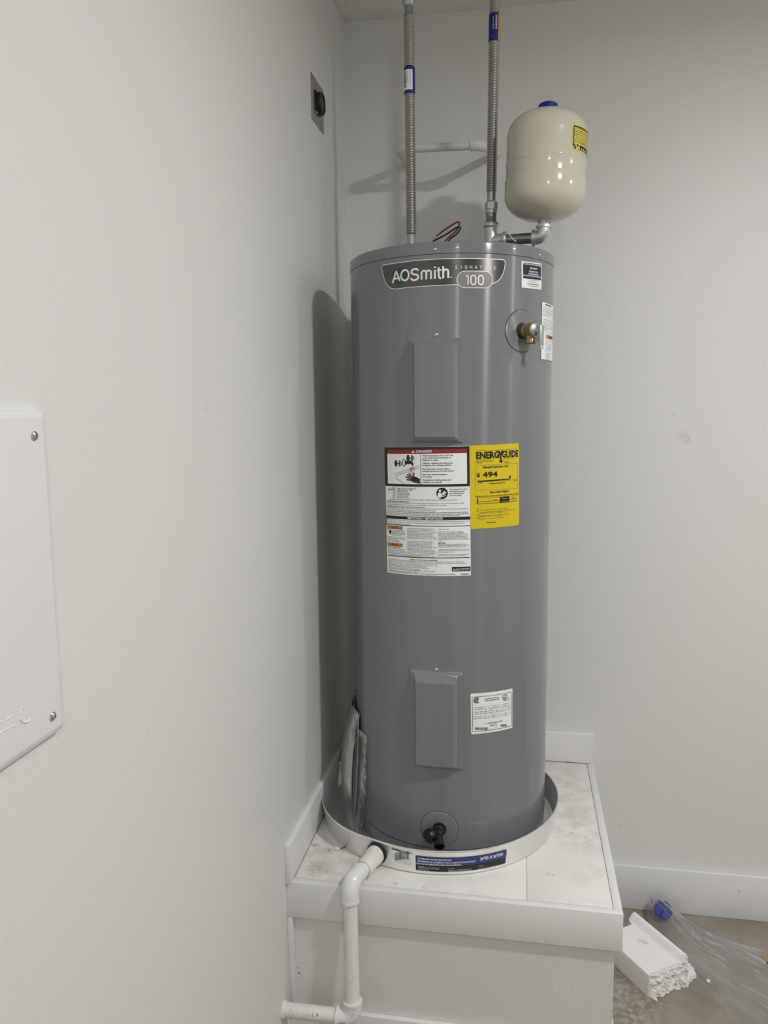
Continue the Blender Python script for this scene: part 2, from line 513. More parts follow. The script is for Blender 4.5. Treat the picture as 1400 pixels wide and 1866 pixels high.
stain(M['wall_p'], [(-.368, -.3735, .236, .0045, 1), (-.372, -.3735, .388, .004, .9), (-.372, -.3735, .250, .003, .8)], (.02, .02, .02), 20)
stain(M['floor'], [(.85, -.40, 0, .13, .75), (.86, -.50, 0, .08, .6), (.90, -.07, 0, .08, .45), (.98, -.60, 0, .10, .3)], (.46, .425, .38), 55)
stain(M['floor'], [(1.12, -.36, 0, .12, .35), (1.25, -.45, 0, .14, .4), (.845, -.33, 0, .05, .5)], (.15, .12, .09), 22)

# ================================================================== DRAIN PAN
PC = Vector((.3243, -.3734, ZP + .0004))
pan = thing('drain_pan', PC, 'round shiny aluminium drain pan on the platform under the water heater', 'drain pan')
prof = [(.0, .0), (.314, .0), (.3195, .0012), (.3215, .004), (.3285, .060), (.3305, .0625), (.3312, .0655), (.3300, .0680), (.3275, .0672),
        (.3270, .0640), (.3275, .060), (.3203, .0045), (.317, .0020), (.310, .0012), (.0, .0012)]
DR_A = R_(-90 - 22)      # direction of the outlet


def pan_def(a, z):
    # soft dents of the thin sheet: flattened at the outlet, bulged just left of it
    k = min(1, max(0, z / .06))
    d = (a - DR_A + math.pi) % (2 * math.pi) - math.pi
    e = -.004 * math.exp(-(d / .16) ** 2) + .004 * math.exp(-((d + .45) / .25) ** 2)
    return e * k + .0012 * math.sin(5 * a + 1) * k


b = MB(); b.open_lathe([q for q in prof if q[0] > 0.3] , PC, 160, dfn=pan_def)
b.open_lathe([(.0005, .0011), (.16, .0011), (.3101, .0011)], PC, 160)
b.build('pan_tray', M['alu'], pan, smooth=50)


def pan_surf(s, z, off):
    a = -math.pi / 2 + s / .3285
    r = .3215 + (z - .004) / .056 * .007 + pan_def(a, z) + off
    return PC + Vector((r * math.cos(a), r * math.sin(a), z))


# layout units of the pan label: close-up pixels of the blue/black sticker
P = Print([(305, 430), (1212, 362), (1200, 495), (305, 570)], [(-21.5, 49.5), (210.0, 49.0), (210.4, 10.5), (-21.7, 10.4)], pan_surf, 48)
P.cols([(0, 0), (P.W, 0), (P.W, P.H), (0, P.H)], 'ink', .0004, True, n=40)
P.cols([(0, 0), (P.W, 0), (P.W, P.H * .54), (0, P.H * .54)], 'blue_lab', .0007, True, n=40)
P.text('ALUMINUM WATER HEATER PAN', 325, 474, 14, 'silver', 645, bold=.02)
P.text('RECIPIENTE DE ALUMINIO PARA CALENTADOR DE AGUA', 325, 503, 14, 'silver', 880, bold=.02)
P.text('BAC EN ALUMINIUM POUR CHAUFFE-EAU', 314, 525, 13, 'silver', 740, bold=.02)
P.text('24"ID X 26"OD', 925, 447, 28, 'white', 1165, bold=.03)
for k, (x, s) in enumerate(((330, ('CAUTION:', 'Install pan under water heater', 'with outlet to open drain.', 'Follow local codes.')),
                            (615, ('PRECAUCION:', 'Instale la bandeja debajo del', 'calentador con salida al drenaje', 'abierto.')),
                            (905, ('ATTENTION :', 'Installer le bac sous le', 'chauffe-eau avec sortie vers', 'un drain ouvert.')))):
    for j, t in enumerate(s):
        P.text(t, x, (538, 556, 528)[k] + j * 10, 6.5, 'silver', x + (60 if j == 0 else (200, 220, 190)[k] - 95 * (j == 3)))
P.build('pan_label', pan)
P = Print([(60, 355), (285, 425), (290, 565), (55, 480)], [(-84.5, 55), (-28, 52), (-28, 14), (-84.5, 18)], pan_surf, 8)
P.sheet('white', 0, .0004)
P.text('EASTMAN', 66, 378, 15, 'ink', 160, bold=.05); P.text('P/N 25073  26000', 166, 403, 9, 'ink', 278)
P.bars(95, 245, 396, 470, 'ink', 26, 4)
for j in range(4): P.text(('24 in. x 26 in. aluminum water heater', 'drain pan with adapter 1 in. or 1-1/2 in.', 'Made of corrosion resistant aluminum', 'Not for use under gas heaters')[j], 62 + 8 * j, 447 + 19 * j + 4, 8, 'grey_ink', 275)
P.build('barcode_label', pan)

# ================================================================== DRAIN PIPE
hd = Vector((math.cos(DR_A), math.sin(DR_A), 0))
HOLE = PC + hd * .324 + Vector((0, 0, .032))
PR, HR = .0167, .0212
dpipe = thing('drain_pipe', (.16, -.80, .2), 'white plastic drain pipe bending down from the pan and into the left wall', 'pipe')
d0 = Vector((math.cos(R_(-108)), math.sin(R_(-108)), -.06)).normalized()
EL = HOLE + d0 * .124 + Vector((-.004, 0, 0))                # corner of the upper elbow
BOT = Vector((.171, -.825, .191))    # corner of the lower elbow
dn = (BOT - EL).normalized()
b = MB(); b.lathe([(.0, -.004), (.027, -.004), (.0275, .0), (.026, .006), (.0, .006)], HOLE, hd, 32); b.build('gasket', M['rubber'], dpipe)
b = MB(); b.lathe([(0, .002), (.0235, .002), (.0235, .018), (.0215, .019), (.0215, .066), (.0205, .068), (0, .068)], HOLE, d0, 6 * 6); b.build('adapter', M['pvc'], dpipe)
b = MB(); b.tube([HOLE + d0 * .05, HOLE + d0 * .09], PR, 28); b.build('pipe_length', M['pvc'], dpipe)


def elbow(mb, C, din, dout, r, hub, lip, R=.026, n=28, mi=0):
    """elbow at corner C: din points towards the corner, dout away from it; hubs with a lip at both ends"""
    din = Vector(din).normalized(); dout = Vector(dout).normalized()
    p = [C - din * hub, C - din * (hub - .006), C - din * (hub - .0061), C - din * R]
    rad = [r + lip, r + lip, r, r]
    ac = []
    for i in range(1, 12):
        t = i / 12; ac.append((C - din * R) * (1 - t) ** 2 + C * (2 * t * (1 - t)) + (C + dout * R) * t ** 2)
    p += ac; rad += [r] * 11
    p += [C + dout * R, C + dout * (hub - .0061), C + dout * (hub - .006), C + dout * hub]; rad += [r, r, r + lip, r + lip]
    mb.tube(p, rad, n, mi)


b = MB(); elbow(b, EL, d0, dn, HR, .046, .0006, .030); b.build('elbow_fitting', M['pvc2'], dpipe)
b = MB(); b.tube([EL + dn * .044, BOT - dn * .034], PR, 28); b.build('pipe_length', M['pvc'], dpipe)
LX = Vector((-1, -.02, .0)).normalized()
b = MB(); elbow(b, BOT, dn, LX, HR, .040, .0016, .028); b.build('elbow_fitting', M['pvc2'], dpipe)
WP = BOT + LX * (BOT.x / -LX.x) * 1.0
b = MB(); b.tube([BOT + LX * .036, BOT + LX * .10, Vector((.0005, WP.y, WP.z))], PR, 28); b.build('pipe_length', M['pvc'], dpipe)
b = MB(); b.lathe([(0, .0005), (.0215, .0005), (.0195, .005), (.0175, .012), (0, .012)], (0, WP.y, WP.z), (1, 0, 0), 24); b.build('wall_caulk', M['plaster'], dpipe)
stain(M['pvc2'], [(-.012, -.022, .325, .022, .5), (.008, -.012, .338, .014, .4), (.02, -.05, .02, .02, .3)], (.25, .24, .23), 130)
stain(M['pvc'], [(-.14, -.04, -.008, .03, .4), (-.10, -.045, -.004, .018, .35), (.004, -.03, .14, .012, .4), (.008, -.03, .09, .02, .3)], (.40, .37, .32), 150)
# hand-written mark on the pipe and the small print on the elbow
hp = BOT + LX * .085


def pipe_surf(C, ax, r, ph):
    ax = Vector(ax).normalized(); e1 = Vector((0, -1, 0)); e1 = (e1 - ax * e1.dot(ax)).normalized(); e2 = e1.cross(ax)
    if e2.z < 0: e2 = -e2
    return lambda s, z, off: C + ax * s + (e1 * math.cos(z / r + ph) + e2 * math.sin(z / r + ph)) * (r + off)


P = Print([(0, 0), (100, 0), (100, 40), (0, 40)], [(-15, 10), (15, 10), (15, -2), (-15, -2)], pipe_surf(hp, -LX, PR, .25))
P.stroke([(22, 6), (20, 24), (26, 32), (34, 30)], 3, 'grey_ink'); P.stroke([(58, 8), (50, 16), (52, 26), (60, 28), (66, 20), (62, 12), (54, 18)], 3, 'grey_ink')
P.pr.build('pencil_mark', P.pm, dpipe, smooth=0)
P = Print([(0, 0), (100, 0), (100, 40), (0, 40)], [(-10, 3), (8, 7), (8, 1), (-10, -3)], pipe_surf(BOT + LX * .022, -LX, HR, -.15))
P.bars(5, 95, 2, 14, 'ink', 20, 3); P.text('406 010 1', 10, 36, 14, 'ink', 90, bold=.03)
P.pr.build('stamp', P.pm, dpipe, smooth=0)

# ================================================================== WATER HEATER
TC = Vector((.3577, -.3711, ZP + .0020))
TR, TH = .2605, 1.4966
heater = thing('water_heater', TC, 'tall grey cylindrical electric water heater standing in the aluminium pan', 'water heater')
surf = cyl_surf(TC, TR)
b = MB()
b.lathe([(.0, .0), (.2590, .0), (.2600, .002), (.2600, .0290), (.2585, .0292), (.2585, .0312)], TC, n=192); b.build('base_ring', M['tank'], heater)
b = MB()
b.lathe([(.2580, .0300), (.2605, .0316), (.2605, .045), (.2605, 1.4680), (.2580, 1.4684)], TC, n=192); b.build('jacket', M['tank'], heater)
b = MB()
b.lathe([(.2588, 1.4685), (.2616, 1.4690), (.2620, 1.4710), (.2620, 1.4900), (.2611, 1.4935), (.2585, 1.4958), (.2540, 1.4966), (.2500, 1.4958), (.2485, 1.4930), (0, 1.4930)], TC, n=192)
b.build('top_cap', M['tank'], heater)
b = MB()
b.open_lathe([(.2592, .0290), (.2592, .0318)], TC, 96); b.build('seam_joint', M['dark_gap'], heater)
b = MB(); b.open_lathe([(.2596, 1.4676), (.2596, 1.4694)], TC, 96); b.build('seam_joint', M['dark_gap'], heater)


def screw(name, pos, n, r, parent, m='chrome'):
    b = MB(); b.lathe([(0, -.0005), (r, -.0005), (r, r * .35), (r * .75, r * .62), (r * .42, r * .72), (r * .40, r * .4), (0, r * .4)], pos, n, 12)
    return b.build(name, M[m], parent)


for s in (-.2804, -.0132, .264, .53, -.55):
    q = surf(s, 1.4785, .0016); screw('cap_screw', q, Vector((q.x - TC.x, q.y - TC.y, 0)), .0040, heater)
q = surf(-.215, .020, .0); screw('base_screw', q, Vector((q.x - TC.x, q.y - TC.y, 0)), .0025, heater)


# --- access covers: pressed sheet with a mitred raised field
def cover(z0, z1, zt0, zt1, zb0, zb1):
    """z0..z1 sheet, bevel at the top runs zt0 (high) .. zt1, at the bottom zb0 .. zb1 (high); all above the tank base"""
    cx = -.0118; hw = .0675; h = .0220
    def pf(t, seq):
        for (a, ha), (c, hc) in zip(seq, seq[1:]):
            if t <= c: return ha + (hc - ha) * ((t - a) / (c - a) if c > a else 1)
        return seq[-1][1]
    side = [(0, .0012), (.004, .0015), (.0055, .0055), (.0125, .0065), (.0145, .0062), (.0155, .0105), (.0240, h), (.0265, h)]
    def hgt(s, z):
        ds = hw - abs(s - cx)
        a = pf(ds, side)
        t = pf(z1 - z, [(0, .0012), (z1 - zt0 - .002, .0015), (z1 - zt0, .0020), (z1 - zt1, h), (z1 - zt1 + .002, h)])
        u = pf(z - z0, [(0, .0012), (zb1 - z0, .0016), (zb0 - z0, h), (zb0 - z0 + .002, h)])
        return min(a, t, u)
    b = MB(); nu, nv = 160, 260
    S_ = sorted([cx - hw + 2 * hw * i / nu for i in range(nu + 1)])
    b.grid(lambda i, j: surf(cx - hw + 2 * hw * i, z0 + (z1 - z0) * j, hgt(cx - hw + 2 * hw * i, z0 + (z1 - z0) * j)), nu, nv)
    # thin edge down to the jacket
    e = [(cx - hw + 2 * hw * i / 40, z0) for i in range(41)] + [(cx + hw, z0 + (z1 - z0) * i / 4) for i in range(1, 5)] + \
        [(cx + hw - 2 * hw * i / 40, z1) for i in range(1, 41)] + [(cx - hw, z1 - (z1 - z0) * i / 4) for i in range(1, 4)]
    n = len(e)
    b.add([surf(s, z, .0012) for s, z in e] + [surf(s, z, -.0003) for s, z in e], [(i, i + n, (i + 1) % n + n, (i + 1) % n) for i in range(n)])
    o = b.build('access_cover', M['tank'], heater, smooth=28)
    q = surf(-.0110, (z1 + zt0) / 2 - .001, .0015); screw('cover_screw', q, Vector((q.x - TC.x, q.y - TC.y, 0)), .0045, o)


cover(1.0385, 1.2995, 1.2800, 1.2640, 1.0560, 1.0410)
cover(.2395, .5020, .4880, .4660, .2560, .2425)

# --- brand badge; layout units: close-up pixels
BL = [(-152.0, 1458), (152.5, 1458), (152.5, 1391), (-152.0, 1391)]
P = Print([(0, 0), (304.5, 0), (304.5, 67), (0, 67)], BL, surf)


def bez(p0, p1, p2, n=8):
    return [(p0[0] * (1 - t) ** 2 + 2 * p1[0] * t * (1 - t) + p2[0] * t * t, p0[1] * (1 - t) ** 2 + 2 * p1[1] * t * (1 - t) + p2[1] * t * t) for t in [i / n for i in range(n + 1)]]


out = bez((0, 8), (0, 2.2), (6, 2)) + [(90, 1.2), (190, 1.0)] + bez((296, 1.4), (304, 1.6), (303.5, 9)) + bez((303.5, 9), (300, 48), (270, 56)) + \
    [(240, 58.5), (150, 59.2)] + bez((42, 60.0), (14, 59), (5, 25), 12)
pill = [(230 + 23 + 18.5 * math.sin(R_(10 * i)), 47.5 - 18.5 * math.cos(R_(10 * i))) for i in range(19)] + \
    [(230 - 23 - 18.5 * math.sin(R_(10 * i)), 47.5 + 18.5 * math.cos(R_(10 * i))) for i in range(19)]
P.cols(out, 'badge', .0004, True, n=70)
P.stroke(out, 1.5, 'silver', .0007, closed=True, raw=True)
P.cols(pill, 'pill', .0009, n=40); P.stroke(pill, 1.3, 'silver', .0011, closed=True, raw=True)
P.disc(53.4, 31.2, 23.2, 'green', .0007, 19.0)
# letters drawn as strokes: A with an open foot, ring O, Smith
P.stroke([(33, 46.0), (43.2, 19.5), (53.2, 43.0)], 4.4, 'silver', .0010); P.stroke([(37.2, 37.4), (50.4, 35.8)], 3.8, 'silver', .0010)
P.stroke([(66.4 + 10.0 * math.cos(R_(12 * i)), 31.4 + 11.6 * math.sin(R_(12 * i))) for i in range(30)], 4.4, 'silver', .0010, closed=True)
SM = lambda pts, wd: P.stroke(pts, wd, 'silver', .0010)
SM(bez((99.5, 24.0), (97, 18.6), (90, 19.8), 6) + bez((90, 19.8), (80.8, 21.6), (83.6, 28.2), 6)[1:] + bez((83.6, 28.2), (87, 31.4), (93, 32.2), 6)[1:] +
   bez((93, 32.2), (101, 34), (99.6, 39.6), 6)[1:] + bez((99.6, 39.6), (96, 45.2), (88.4, 44.2), 6)[1:] + bez((88.4, 44.2), (82.8, 43), (81.2, 39.2), 4)[1:], 4.6)
for x in (107.6, 118.6, 129.8): SM([(x, 44.6), (x, 29)], 4.4)
SM(bez((107.6, 30), (109, 25), (113.6, 25.2), 5) + bez((113.6, 25.2), (118.2, 25.4), (118.6, 30), 5)[1:], 4.2)
SM(bez((118.6, 30), (120, 25), (124.8, 25.2), 5) + bez((124.8, 25.2), (129.2, 25.4), (129.8, 30), 5)[1:], 4.2)
SM([(138.6, 44.4), (138.6, 24.8)], 4.4); SM([(138.6, 20.6), (138.6, 17)], 4.6)
SM([(147.4, 19.4)] + bez((147.4, 37), (147.4, 44.2), (153.2, 43.6), 5), 4.4); SM([(143.2, 25.8), (153.2, 25.6)], 4.0)
SM([(157.4, 44.2), (157.4, 17.4)], 4.4)
SM(bez((157.4, 30.4), (159.4, 24.6), (164.2, 24.8), 5) + bez((164.2, 24.8), (169, 25), (169, 30.4), 5)[1:] + [(169, 44.0)], 4.4)
P.stroke([(175.4 + 1.5 * math.cos(R_(40 * i)), 42.4 + 1.5 * math.sin(R_(40 * i))) for i in range(9)], .9, 'silver', .0010, closed=True)
for i, ch in enumerate('SIGNATURE'):
    P.text(ch, 186.5 + i * 11.3, 24.2, 7.6, 'silver', align='C', off=.0010, wscale=.85)
# 100 with a thin shadow edge
for dx, dy, m_, of in ((-.9, .9, 'grey_ink', .0011), (0, 0, 'silver', .0013)):
    P.stroke([(208.5 + dx, 41.0 + dy), (213.5 + dx, 38.4 + dy), (213.5 + dx, 58.6 + dy)], 2.8, m_, of)
    for cx in (225.5, 243.0):
        P.stroke([(cx + dx + 5.6 * math.cos(t) * (1 if abs(math.cos(t)) < .8 else 1), 48.5 + dy + (4.6 if math.sin(t) > 0 else -4.6) + 5.4 * math.sin(t)) for t in [2 * math.pi * i / 28 + .01 for i in range(28)]], 2.8, m_, of, closed=True)
P.build('brand_badge', heater, 'lettering')

# --- warning sticker top right (layout: close-up pixels)
P = Print([(258, 120), (570, 160), (568, 565), (262, 530)], [(198.3, 1457.8), (275.5, 1461.1), (277.0, 1400.6), (200.2, 1398.3)], surf)
P.sheet('white')
P.cols([(4.5, 3), (P.W - 3, 3), (P.W - 3, P.H * .645), (4.5, P.H * .645)], 'navy', .0006, n=12)
for t, y, h, a, c in (('IF YOU HAVE A PROBLEM', 190, 20, 280, 556), ('DO NOT', 252, 28, 372, 484), ('RETURN THIS', 300, 22, 360, 494), ('WATER HEATER', 338, 22, 348, 502), ('TO THE PLACE OF PURCHASE', 366, 20, 276, 556)):
    P.text(t, a, y, h, 'white', c, bold=.03)
for t, y, h, a, c, bo in (('To help, troubleshooting', 426, 13, 340, 505, 0), ('and warranty service,', 456, 13, 346, 500, 0), ('Call: www.aosmith.com/help', 488, 16, 330, 518, .03), ('or call 1-866-362-9898', 519, 16, 352, 500, 0), ('100314', 546, 8, 524, 558, 0)):
    P.text(t, a, y, h, 'grey_ink', c, bold=bo)
P.build('warning_sticker', heater)

# --- long side label around the right edge
P = Print([(0, 0), (100, 0), (100, 138), (0, 138)], [(279.2, 1374.4), (379, 1374.4), (379, 1236.2), (278.2, 1236.2)], surf)
P.sheet('ink'); P.cols([(1.2, 1.2), (P.W - 1.2, 1.2), (P.W - 1.2, P.H - 1.2), (1.2, P.H - 1.2)], 'white', .0006, True, n=20)
P.text('INSTRUCTIONS', 20, 8, 4, 'ink', 66, bold=.03)
rr = random.Random(3)
side_lines = ['To prevent excessive water temperatures and', 'pressures, install temperature and pressure', 'protective equipment required by local codes,', 'but not less than a combination temperature', 'and pressure relief valve.', None,
              'The valve must be marked with a maximum', 'set pressure not to exceed the marked', 'hydrostatic working pressure of the heater.', 'Orient the valve or provide tubing so that', 'any discharge will exit only within 6 inches', 'above the floor.', None, None, None, None, None, None,
              'Do not operate', 'this heater without a', 'relief valve fitted.', 'Read all instructions', 'and', 'warnings before', 'installing, or', 'servicing this', 'water heater.']
y = 14
for t in side_lines:
    if t: P.text(t, 6 if y < 80 else 30, y, 2.6, 'ink', min(95, 6 + len(t) * 2.0) if y < 80 else min(95, 30 + len(t) * 2.2), res=1)
    y += 4.7
P.rect(28, 76, 92, 86, 'orange', .0009); P.text('WARNING', 44, 83.5, 5.5, 'ink', 78, off=.0011, bold=.03)
P.stroke([(26, 70), (92, 70)], .6, 'grey_ink'); P.stroke([(27, 91), (92, 91)], .8, 'ink'); P.stroke([(26, 92), (26, 136)], .4, 'grey_ink')
P.build('instruction_label', heater)

# --- danger label; layout: close-up pixels
DL = [(100, 155), (818, 145), (834, 1247), (122, 1222)]
P = Print(DL, [(-147.0, 1030.6), (66.6, 1034.1), (71.6, 726.6), (-142.6, 722.8)], surf)
P.sheet('white')
P.rect(98, 152, 820, 482, 'ink', .0006)
P.rect(129, 174, 799, 208, 'red', .0008)
P.rect(129, 208, 799, 461, 'white', .0008)
P.text('DANGER', 396, 198, 22, 'white', 526, off=.0010, bold=.01)
P.poly([(356, 200), (369, 178), (382, 200)], 'white', .0010); P.stroke([(369, 184), (369, 194)], 2.5, 'red', .0012)
P.stroke([(434, 208), (436, 464)], 4, 'ink', .0010)
for t, y, c in (('Water temperature over 125\u00b0F can', 228, 690), ('cause severe burns instantly or', 246, 672), ('death from scalds.', 265, 575), ('Children, disabled and elderly are', 291, 688), ('at highest risk of being scalded.', 308, 676),
                ('See instruction manual before', 339, 664), ('setting temperature at water heater.', 356, 700), ('Feel water before bathing or', 385, 648), ('showering.', 404, 525), ('Temperature limiting valves are', 431, 674), ('available, see manual.', 449, 606)):
    P.text(t, 447, y, 12, 'ink', c, off=.0010, bold=.022)
# pictogram: tub edge, taps, spout, hot water and a scalded hand
P.stroke([(196, 382), (424, 305)], 3, 'grey_ink', .0010); P.stroke([(424, 322), (225, 390)] + bez((225, 390), (206, 400), (214, 412), 6) + [(300, 464)], 3, 'grey_ink', .0010)
for (x, y) in ((214, 290), (325, 244)):
    P.disc(x, y, 14, 'ink', .0010, 27)
    P.stroke([(x + 12, y + 2), (x + 40, y)], 8, 'ink', .0011)
    P.stroke([(x + 34, y - 26), (x + 34, y + 26)], 10, 'ink', .0011)
    P.stroke([(x + 44 + 8 * math.cos(R_(40 * i)), y + 14 * math.sin(R_(40 * i))) for i in range(9)], 6, 'ink', .0012, closed=True)
P.stroke([(290 + 15 * math.cos(R_(20 * i)), 284 + 29 * math.sin(R_(20 * i))) for i in range(18)], 6, 'ink', .0010, closed=True)
P.poly([(296, 268)] + bez((340, 264), (370, 266), (374, 304), 6) + [(360, 306)] + bez((356, 294), (340, 290), (296, 300), 6), 'ink', .0012)
for k in range(3): P.stroke([(352 + 9 * k, 312), (348 + 10 * k, 350), (354 + 9 * k, 396)], 2.4, 'red' if k == 1 else 'grey_ink', .0012)
P.text('HOT', 336, 345, 20, 'red', 386, off=.0013)
P.poly([(352, 398), (375, 392), (427, 416), (427, 457), (372, 446), (340, 428)], 'ink', .0011)
for a, c in (((350, 405), (330, 366)), ((342, 410), (316, 378)), ((340, 418), (302, 396)), ((346, 428), (310, 424)), ((372, 404), (378, 366))):
    P.stroke([a, c], 9, 'ink', .0011)
P.stroke([(345, 400), (360, 412), (372, 398)], 6, 'red', .0013); P.stroke([(352, 430), (400, 440), (424, 432)], 3, 'red', .0013); P.stroke([(346, 378), (352, 396)], 5, 'red', .0013)
# table of scalding times
for t, a, y in (('WATER', 172, 502), ('TEMPERATURE', 132, 514), ('160\u00b0F', 182, 527), ('150\u00b0F', 182, 540), ('140\u00b0F', 182, 553), ('130\u00b0F', 182, 566), ('120\u00b0F', 182, 579)):
    P.text(t, a, y, 8.5, 'ink', 208, bold=.02, res=1)
for t, c, y in (('TIME TO PRODUCE SERIOUS', 392, 504), ('BURNS ON ADULT SKIN', 358, 516), ('About 1/2 second', 320, 529), ('About 1-1/2 seconds', 336, 541), ('Less than 5 seconds', 338, 554), ('About 30 seconds', 326, 567), ('More than 5 minutes', 338, 580)):
    P.text(t, 225, y, 8.5, 'ink', c, bold=.02, res=1)
P.disc(605, 537, 45, 'ink', .0008)
P.disc(588, 516, 9.5, 'white', .0010); P.poly([(572, 534), (590, 528), (606, 552), (600, 574), (570, 572)], 'white', .0010)
P.poly([(600, 540), (622, 516), (640, 530), (616, 556)], 'white', .0010); P.stroke([(612, 518), (628, 546)], 2.5, 'ink', .0012); P.stroke([(596, 548), (614, 566), (634, 552)], 5, 'white', .0012)
for t, c, y in (('See manual for more', 804, 510), ('information about', 782, 527), ('preventing burns', 776, 544), ('from hot water.', 762, 561)):
    P.text(t, 664, y, 11, 'ink', c, bold=.015, res=1)
for t, a, c, y, bo in (('The time to produce serious burns on the skin of infants, children, and the elderly can be even shorter.', 152, 726, 596, .015), ('Install Thermostatic Mixing Valves', 126, 330, 611, .035),
                       ('Even if you set the water heater thermostat to a low setting, higher temperatures may occur in certain circumstances. Install', 122, 776, 624, .012), ('Thermostatic Mixing Valves at each point-of-use or where required to reduce the risk of scalding.', 122, 640, 640, .012),
                       ('Requirements when using a supplemental heat source', 122, 468, 656, .035), ('When a supplemental heat source is connected to the Certified Household Electric Storage Tank Water Heater, provision must be made to', 122, 806, 671, .012),
                       ('limit the inlet water temperature to the tank to no more than the thermostat setting.', 122, 552, 685, .012), ('Caution: If the water heater has been modified with supplemental heating equipment, you must adjust both the thermostat controlling', 122, 806, 700, .02),
                       ('the supplemental heat source to the lowest setting and the thermostat on the water heater (behind the access panels) to the', 122, 816, 714, .02), ('same temperature. Failure to adjust both thermostats to the same temperature can cause loss of proper temperature control.', 122, 742, 727, .012)):
    P.text(t, a, y, 8.8, 'ink', c, bold=bo, res=1)
P.rect(112, 735, 826, 761, 'ink', .0006); P.text('IMPORTANT / IMPORTANTE', 322, 757, 18, 'white', 610, off=.0010, bold=.015)
P.rect(113, 761, 119, 806, 'ink'); P.rect(115, 809, 829, 815, 'ink'); P.stroke([(664, 777), (822, 778)], 2, 'ink')
for t, a, c, y in (('Read the manual for complete instructions and safety information. For a free manual, call 1-800-527-1953.', 126, 662, 773), ('Lea el manual para instrucciones completas e informacion de seguridad. Manuales gratuitos, etiquetas, o ayuda en espanol se', 126, 786, 791), ('puede obtener llamando al 1-800-527-1953.', 126, 336, 803)):
    P.text(t, a, y, 8, 'ink', c, bold=.01, res=1)
for y0 in (817, 965):
    P.rect(126, y0, 273, y0 + 27, 'ink', .0006); P.rect(129, y0 + 3, 270, y0 + 24, 'orange', .0008); P.text('WARNING', 164, y0 + 20, 14, 'ink', 236, off=.0010, bold=.02)
P.stroke([(130, 842), (146, 866)], 4, 'ink'); P.poly([(142, 866), (156, 850), (166, 860), (164, 884), (152, 892), (146, 880)], 'ink')
for t, a, c, y in (('Disconnect power before', 170, 292, 858), ('servicing. Replace all parts', 170, 294, 868), ('and panels before operating.', 170, 296, 878), ('Failure to do so can result in', 170, 298, 888), ('death or electric shock.', 170, 270, 898),
                   ('DANGER: To reduce the risk of death or', 128, 304, 918), ('serious injury from burns and electric', 128, 300, 930), ('shock before opening', 128, 232, 942), ('panels, read the manual.', 128, 246, 954),
                   ('Protect against leaks', 132, 258, 1005), ('Locate the water heater where a', 132, 300, 1018), ('leak would not cause damage.', 132, 292, 1031), ('Drain pan must be installed if leaks', 132, 312, 1043), ('The drain pan must be no deeper than', 132, 316, 1056), ('the top and sized for drainage of the', 132, 314, 1068)):
    P.text(t, a, y, 8, 'ink', c, bold=.03 if y == 1005 else .01, res=1)
c2 = ['instructions will not damage the adjacent', 'area, lower floors, the structure, or', 'furnishings. All water heaters eventually leak', 'due to the normal corrosive action of water.', 'Plumbing work may also leak. Leaks from', 'connected plumbing, including those from', 'improper installation, may cause early failure', 'of the tank and its corrosion is not covered.', None,
      'To minimize potential damage from leaks,', 'inspect and maintain your water heater in', 'accordance with the instruction manual.', 'Install an automatic leak detection and', 'shut-off device, and install a suitable drain', 'pan under the water heater. Your local', 'building or plumbing codes may require some', 'or all of these items. The drain pan must be', 'at least two inches wider than the diameter of', 'the water heater and must be piped to an', 'adequate drain. Install the drain pan so the', 'water level would be limited to a maximum']
for i, t in enumerate(c2):
    if t: P.text(t, 318, 839 + i * 12.0, 8, 'ink', 318 + min(248, len(t) * 5.4), bold=.01, res=1)
c3 = ['depth of 1-3/4".', None, 'Inspect the water heater, drain pan,', 'pipes, and surrounding area annually.', 'If there is a leak, shut the water off and', 'have it inspected by a qualified person. If', 'you find that the wiring, thermostat(s), or', 'surrounding insulation have been exposed to', 'water, if leaks are found, contact a qualified', 'person.', None, None, 'The tank must be completely full of water', 'before connecting electrical power to prevent', 'damage to the tank and heating elements.', None, 'Open a hot water faucet and let water run until', 'until all air is removed. At least three minutes', 'before turning on power.', None, 'See "Electrical connections and completing the', 'tank" section of the instruction manual.']
for i, t in enumerate(c3):
    if t: P.text(t, 576, 844 + i * 10.8, 8, 'ink', 576 + min(246, len(t) * 5.4), bold=.01, res=1)
P.text('NOTICE', 576, 963, 11, 'ink', 632, bold=.03)
P.stroke([(130, 1073), (826, 1089)], 6, 'ink')
P.text('State and conformance information', 344, 1105, 9, 'ink', 570, bold=.03)
for i, (t, c) in enumerate((('California installation instructions: The water heater must be braced, anchored, or strapped to avoid falling or moving during an', 778), ('earthquake. See instructions for correct installation procedures. Instructions may be obtained from your local dealer, wholesaler, public', 790), ('utilities, or California office of the State Architect, 400 P Street, Sacramento, CA', 566),
                            ('WARNING: Cancer and Reproductive Harm - www.P65Warnings.ca.gov', 486), ('ADVERTENCIA: Cancer y Dano Reproductivo - www.P65Warnings.ca.gov', 504), ('This water heater meets or exceeds the following standards:', 428), ('1. Complies with the current edition of the BOCC, ASHRAE/IES 90.1, and HUD standards.', 552), ('2. Residential Home Energy Standard with NSPC 707.26.', 404), ('3. Current federal minimum energy standards, according to the National Appliance Energy Conservation Act (NAECA).', 712))):
    P.text(t, 133, 1117 + i * 13.0, 8, 'ink', c, bold=.01, res=1)
P.rect(683, 1166, 830, 1206, 'ink', .0006)
for x in (694, 713, 731): P.stroke([(x, 1198), (x + 8, 1177), (x + 15, 1198)], 4, 'white', .0009)
P.text('CERTIFIED', 752, 1194, 15, 'white', 822, off=.0009); P.text('www.ahridirectory.org', 752, 1202, 4, 'white', 822, res=1)
P.text('100306018', 756, 1236, 10, 'ink', 816, bold=.02)
P.build('danger_label', heater)

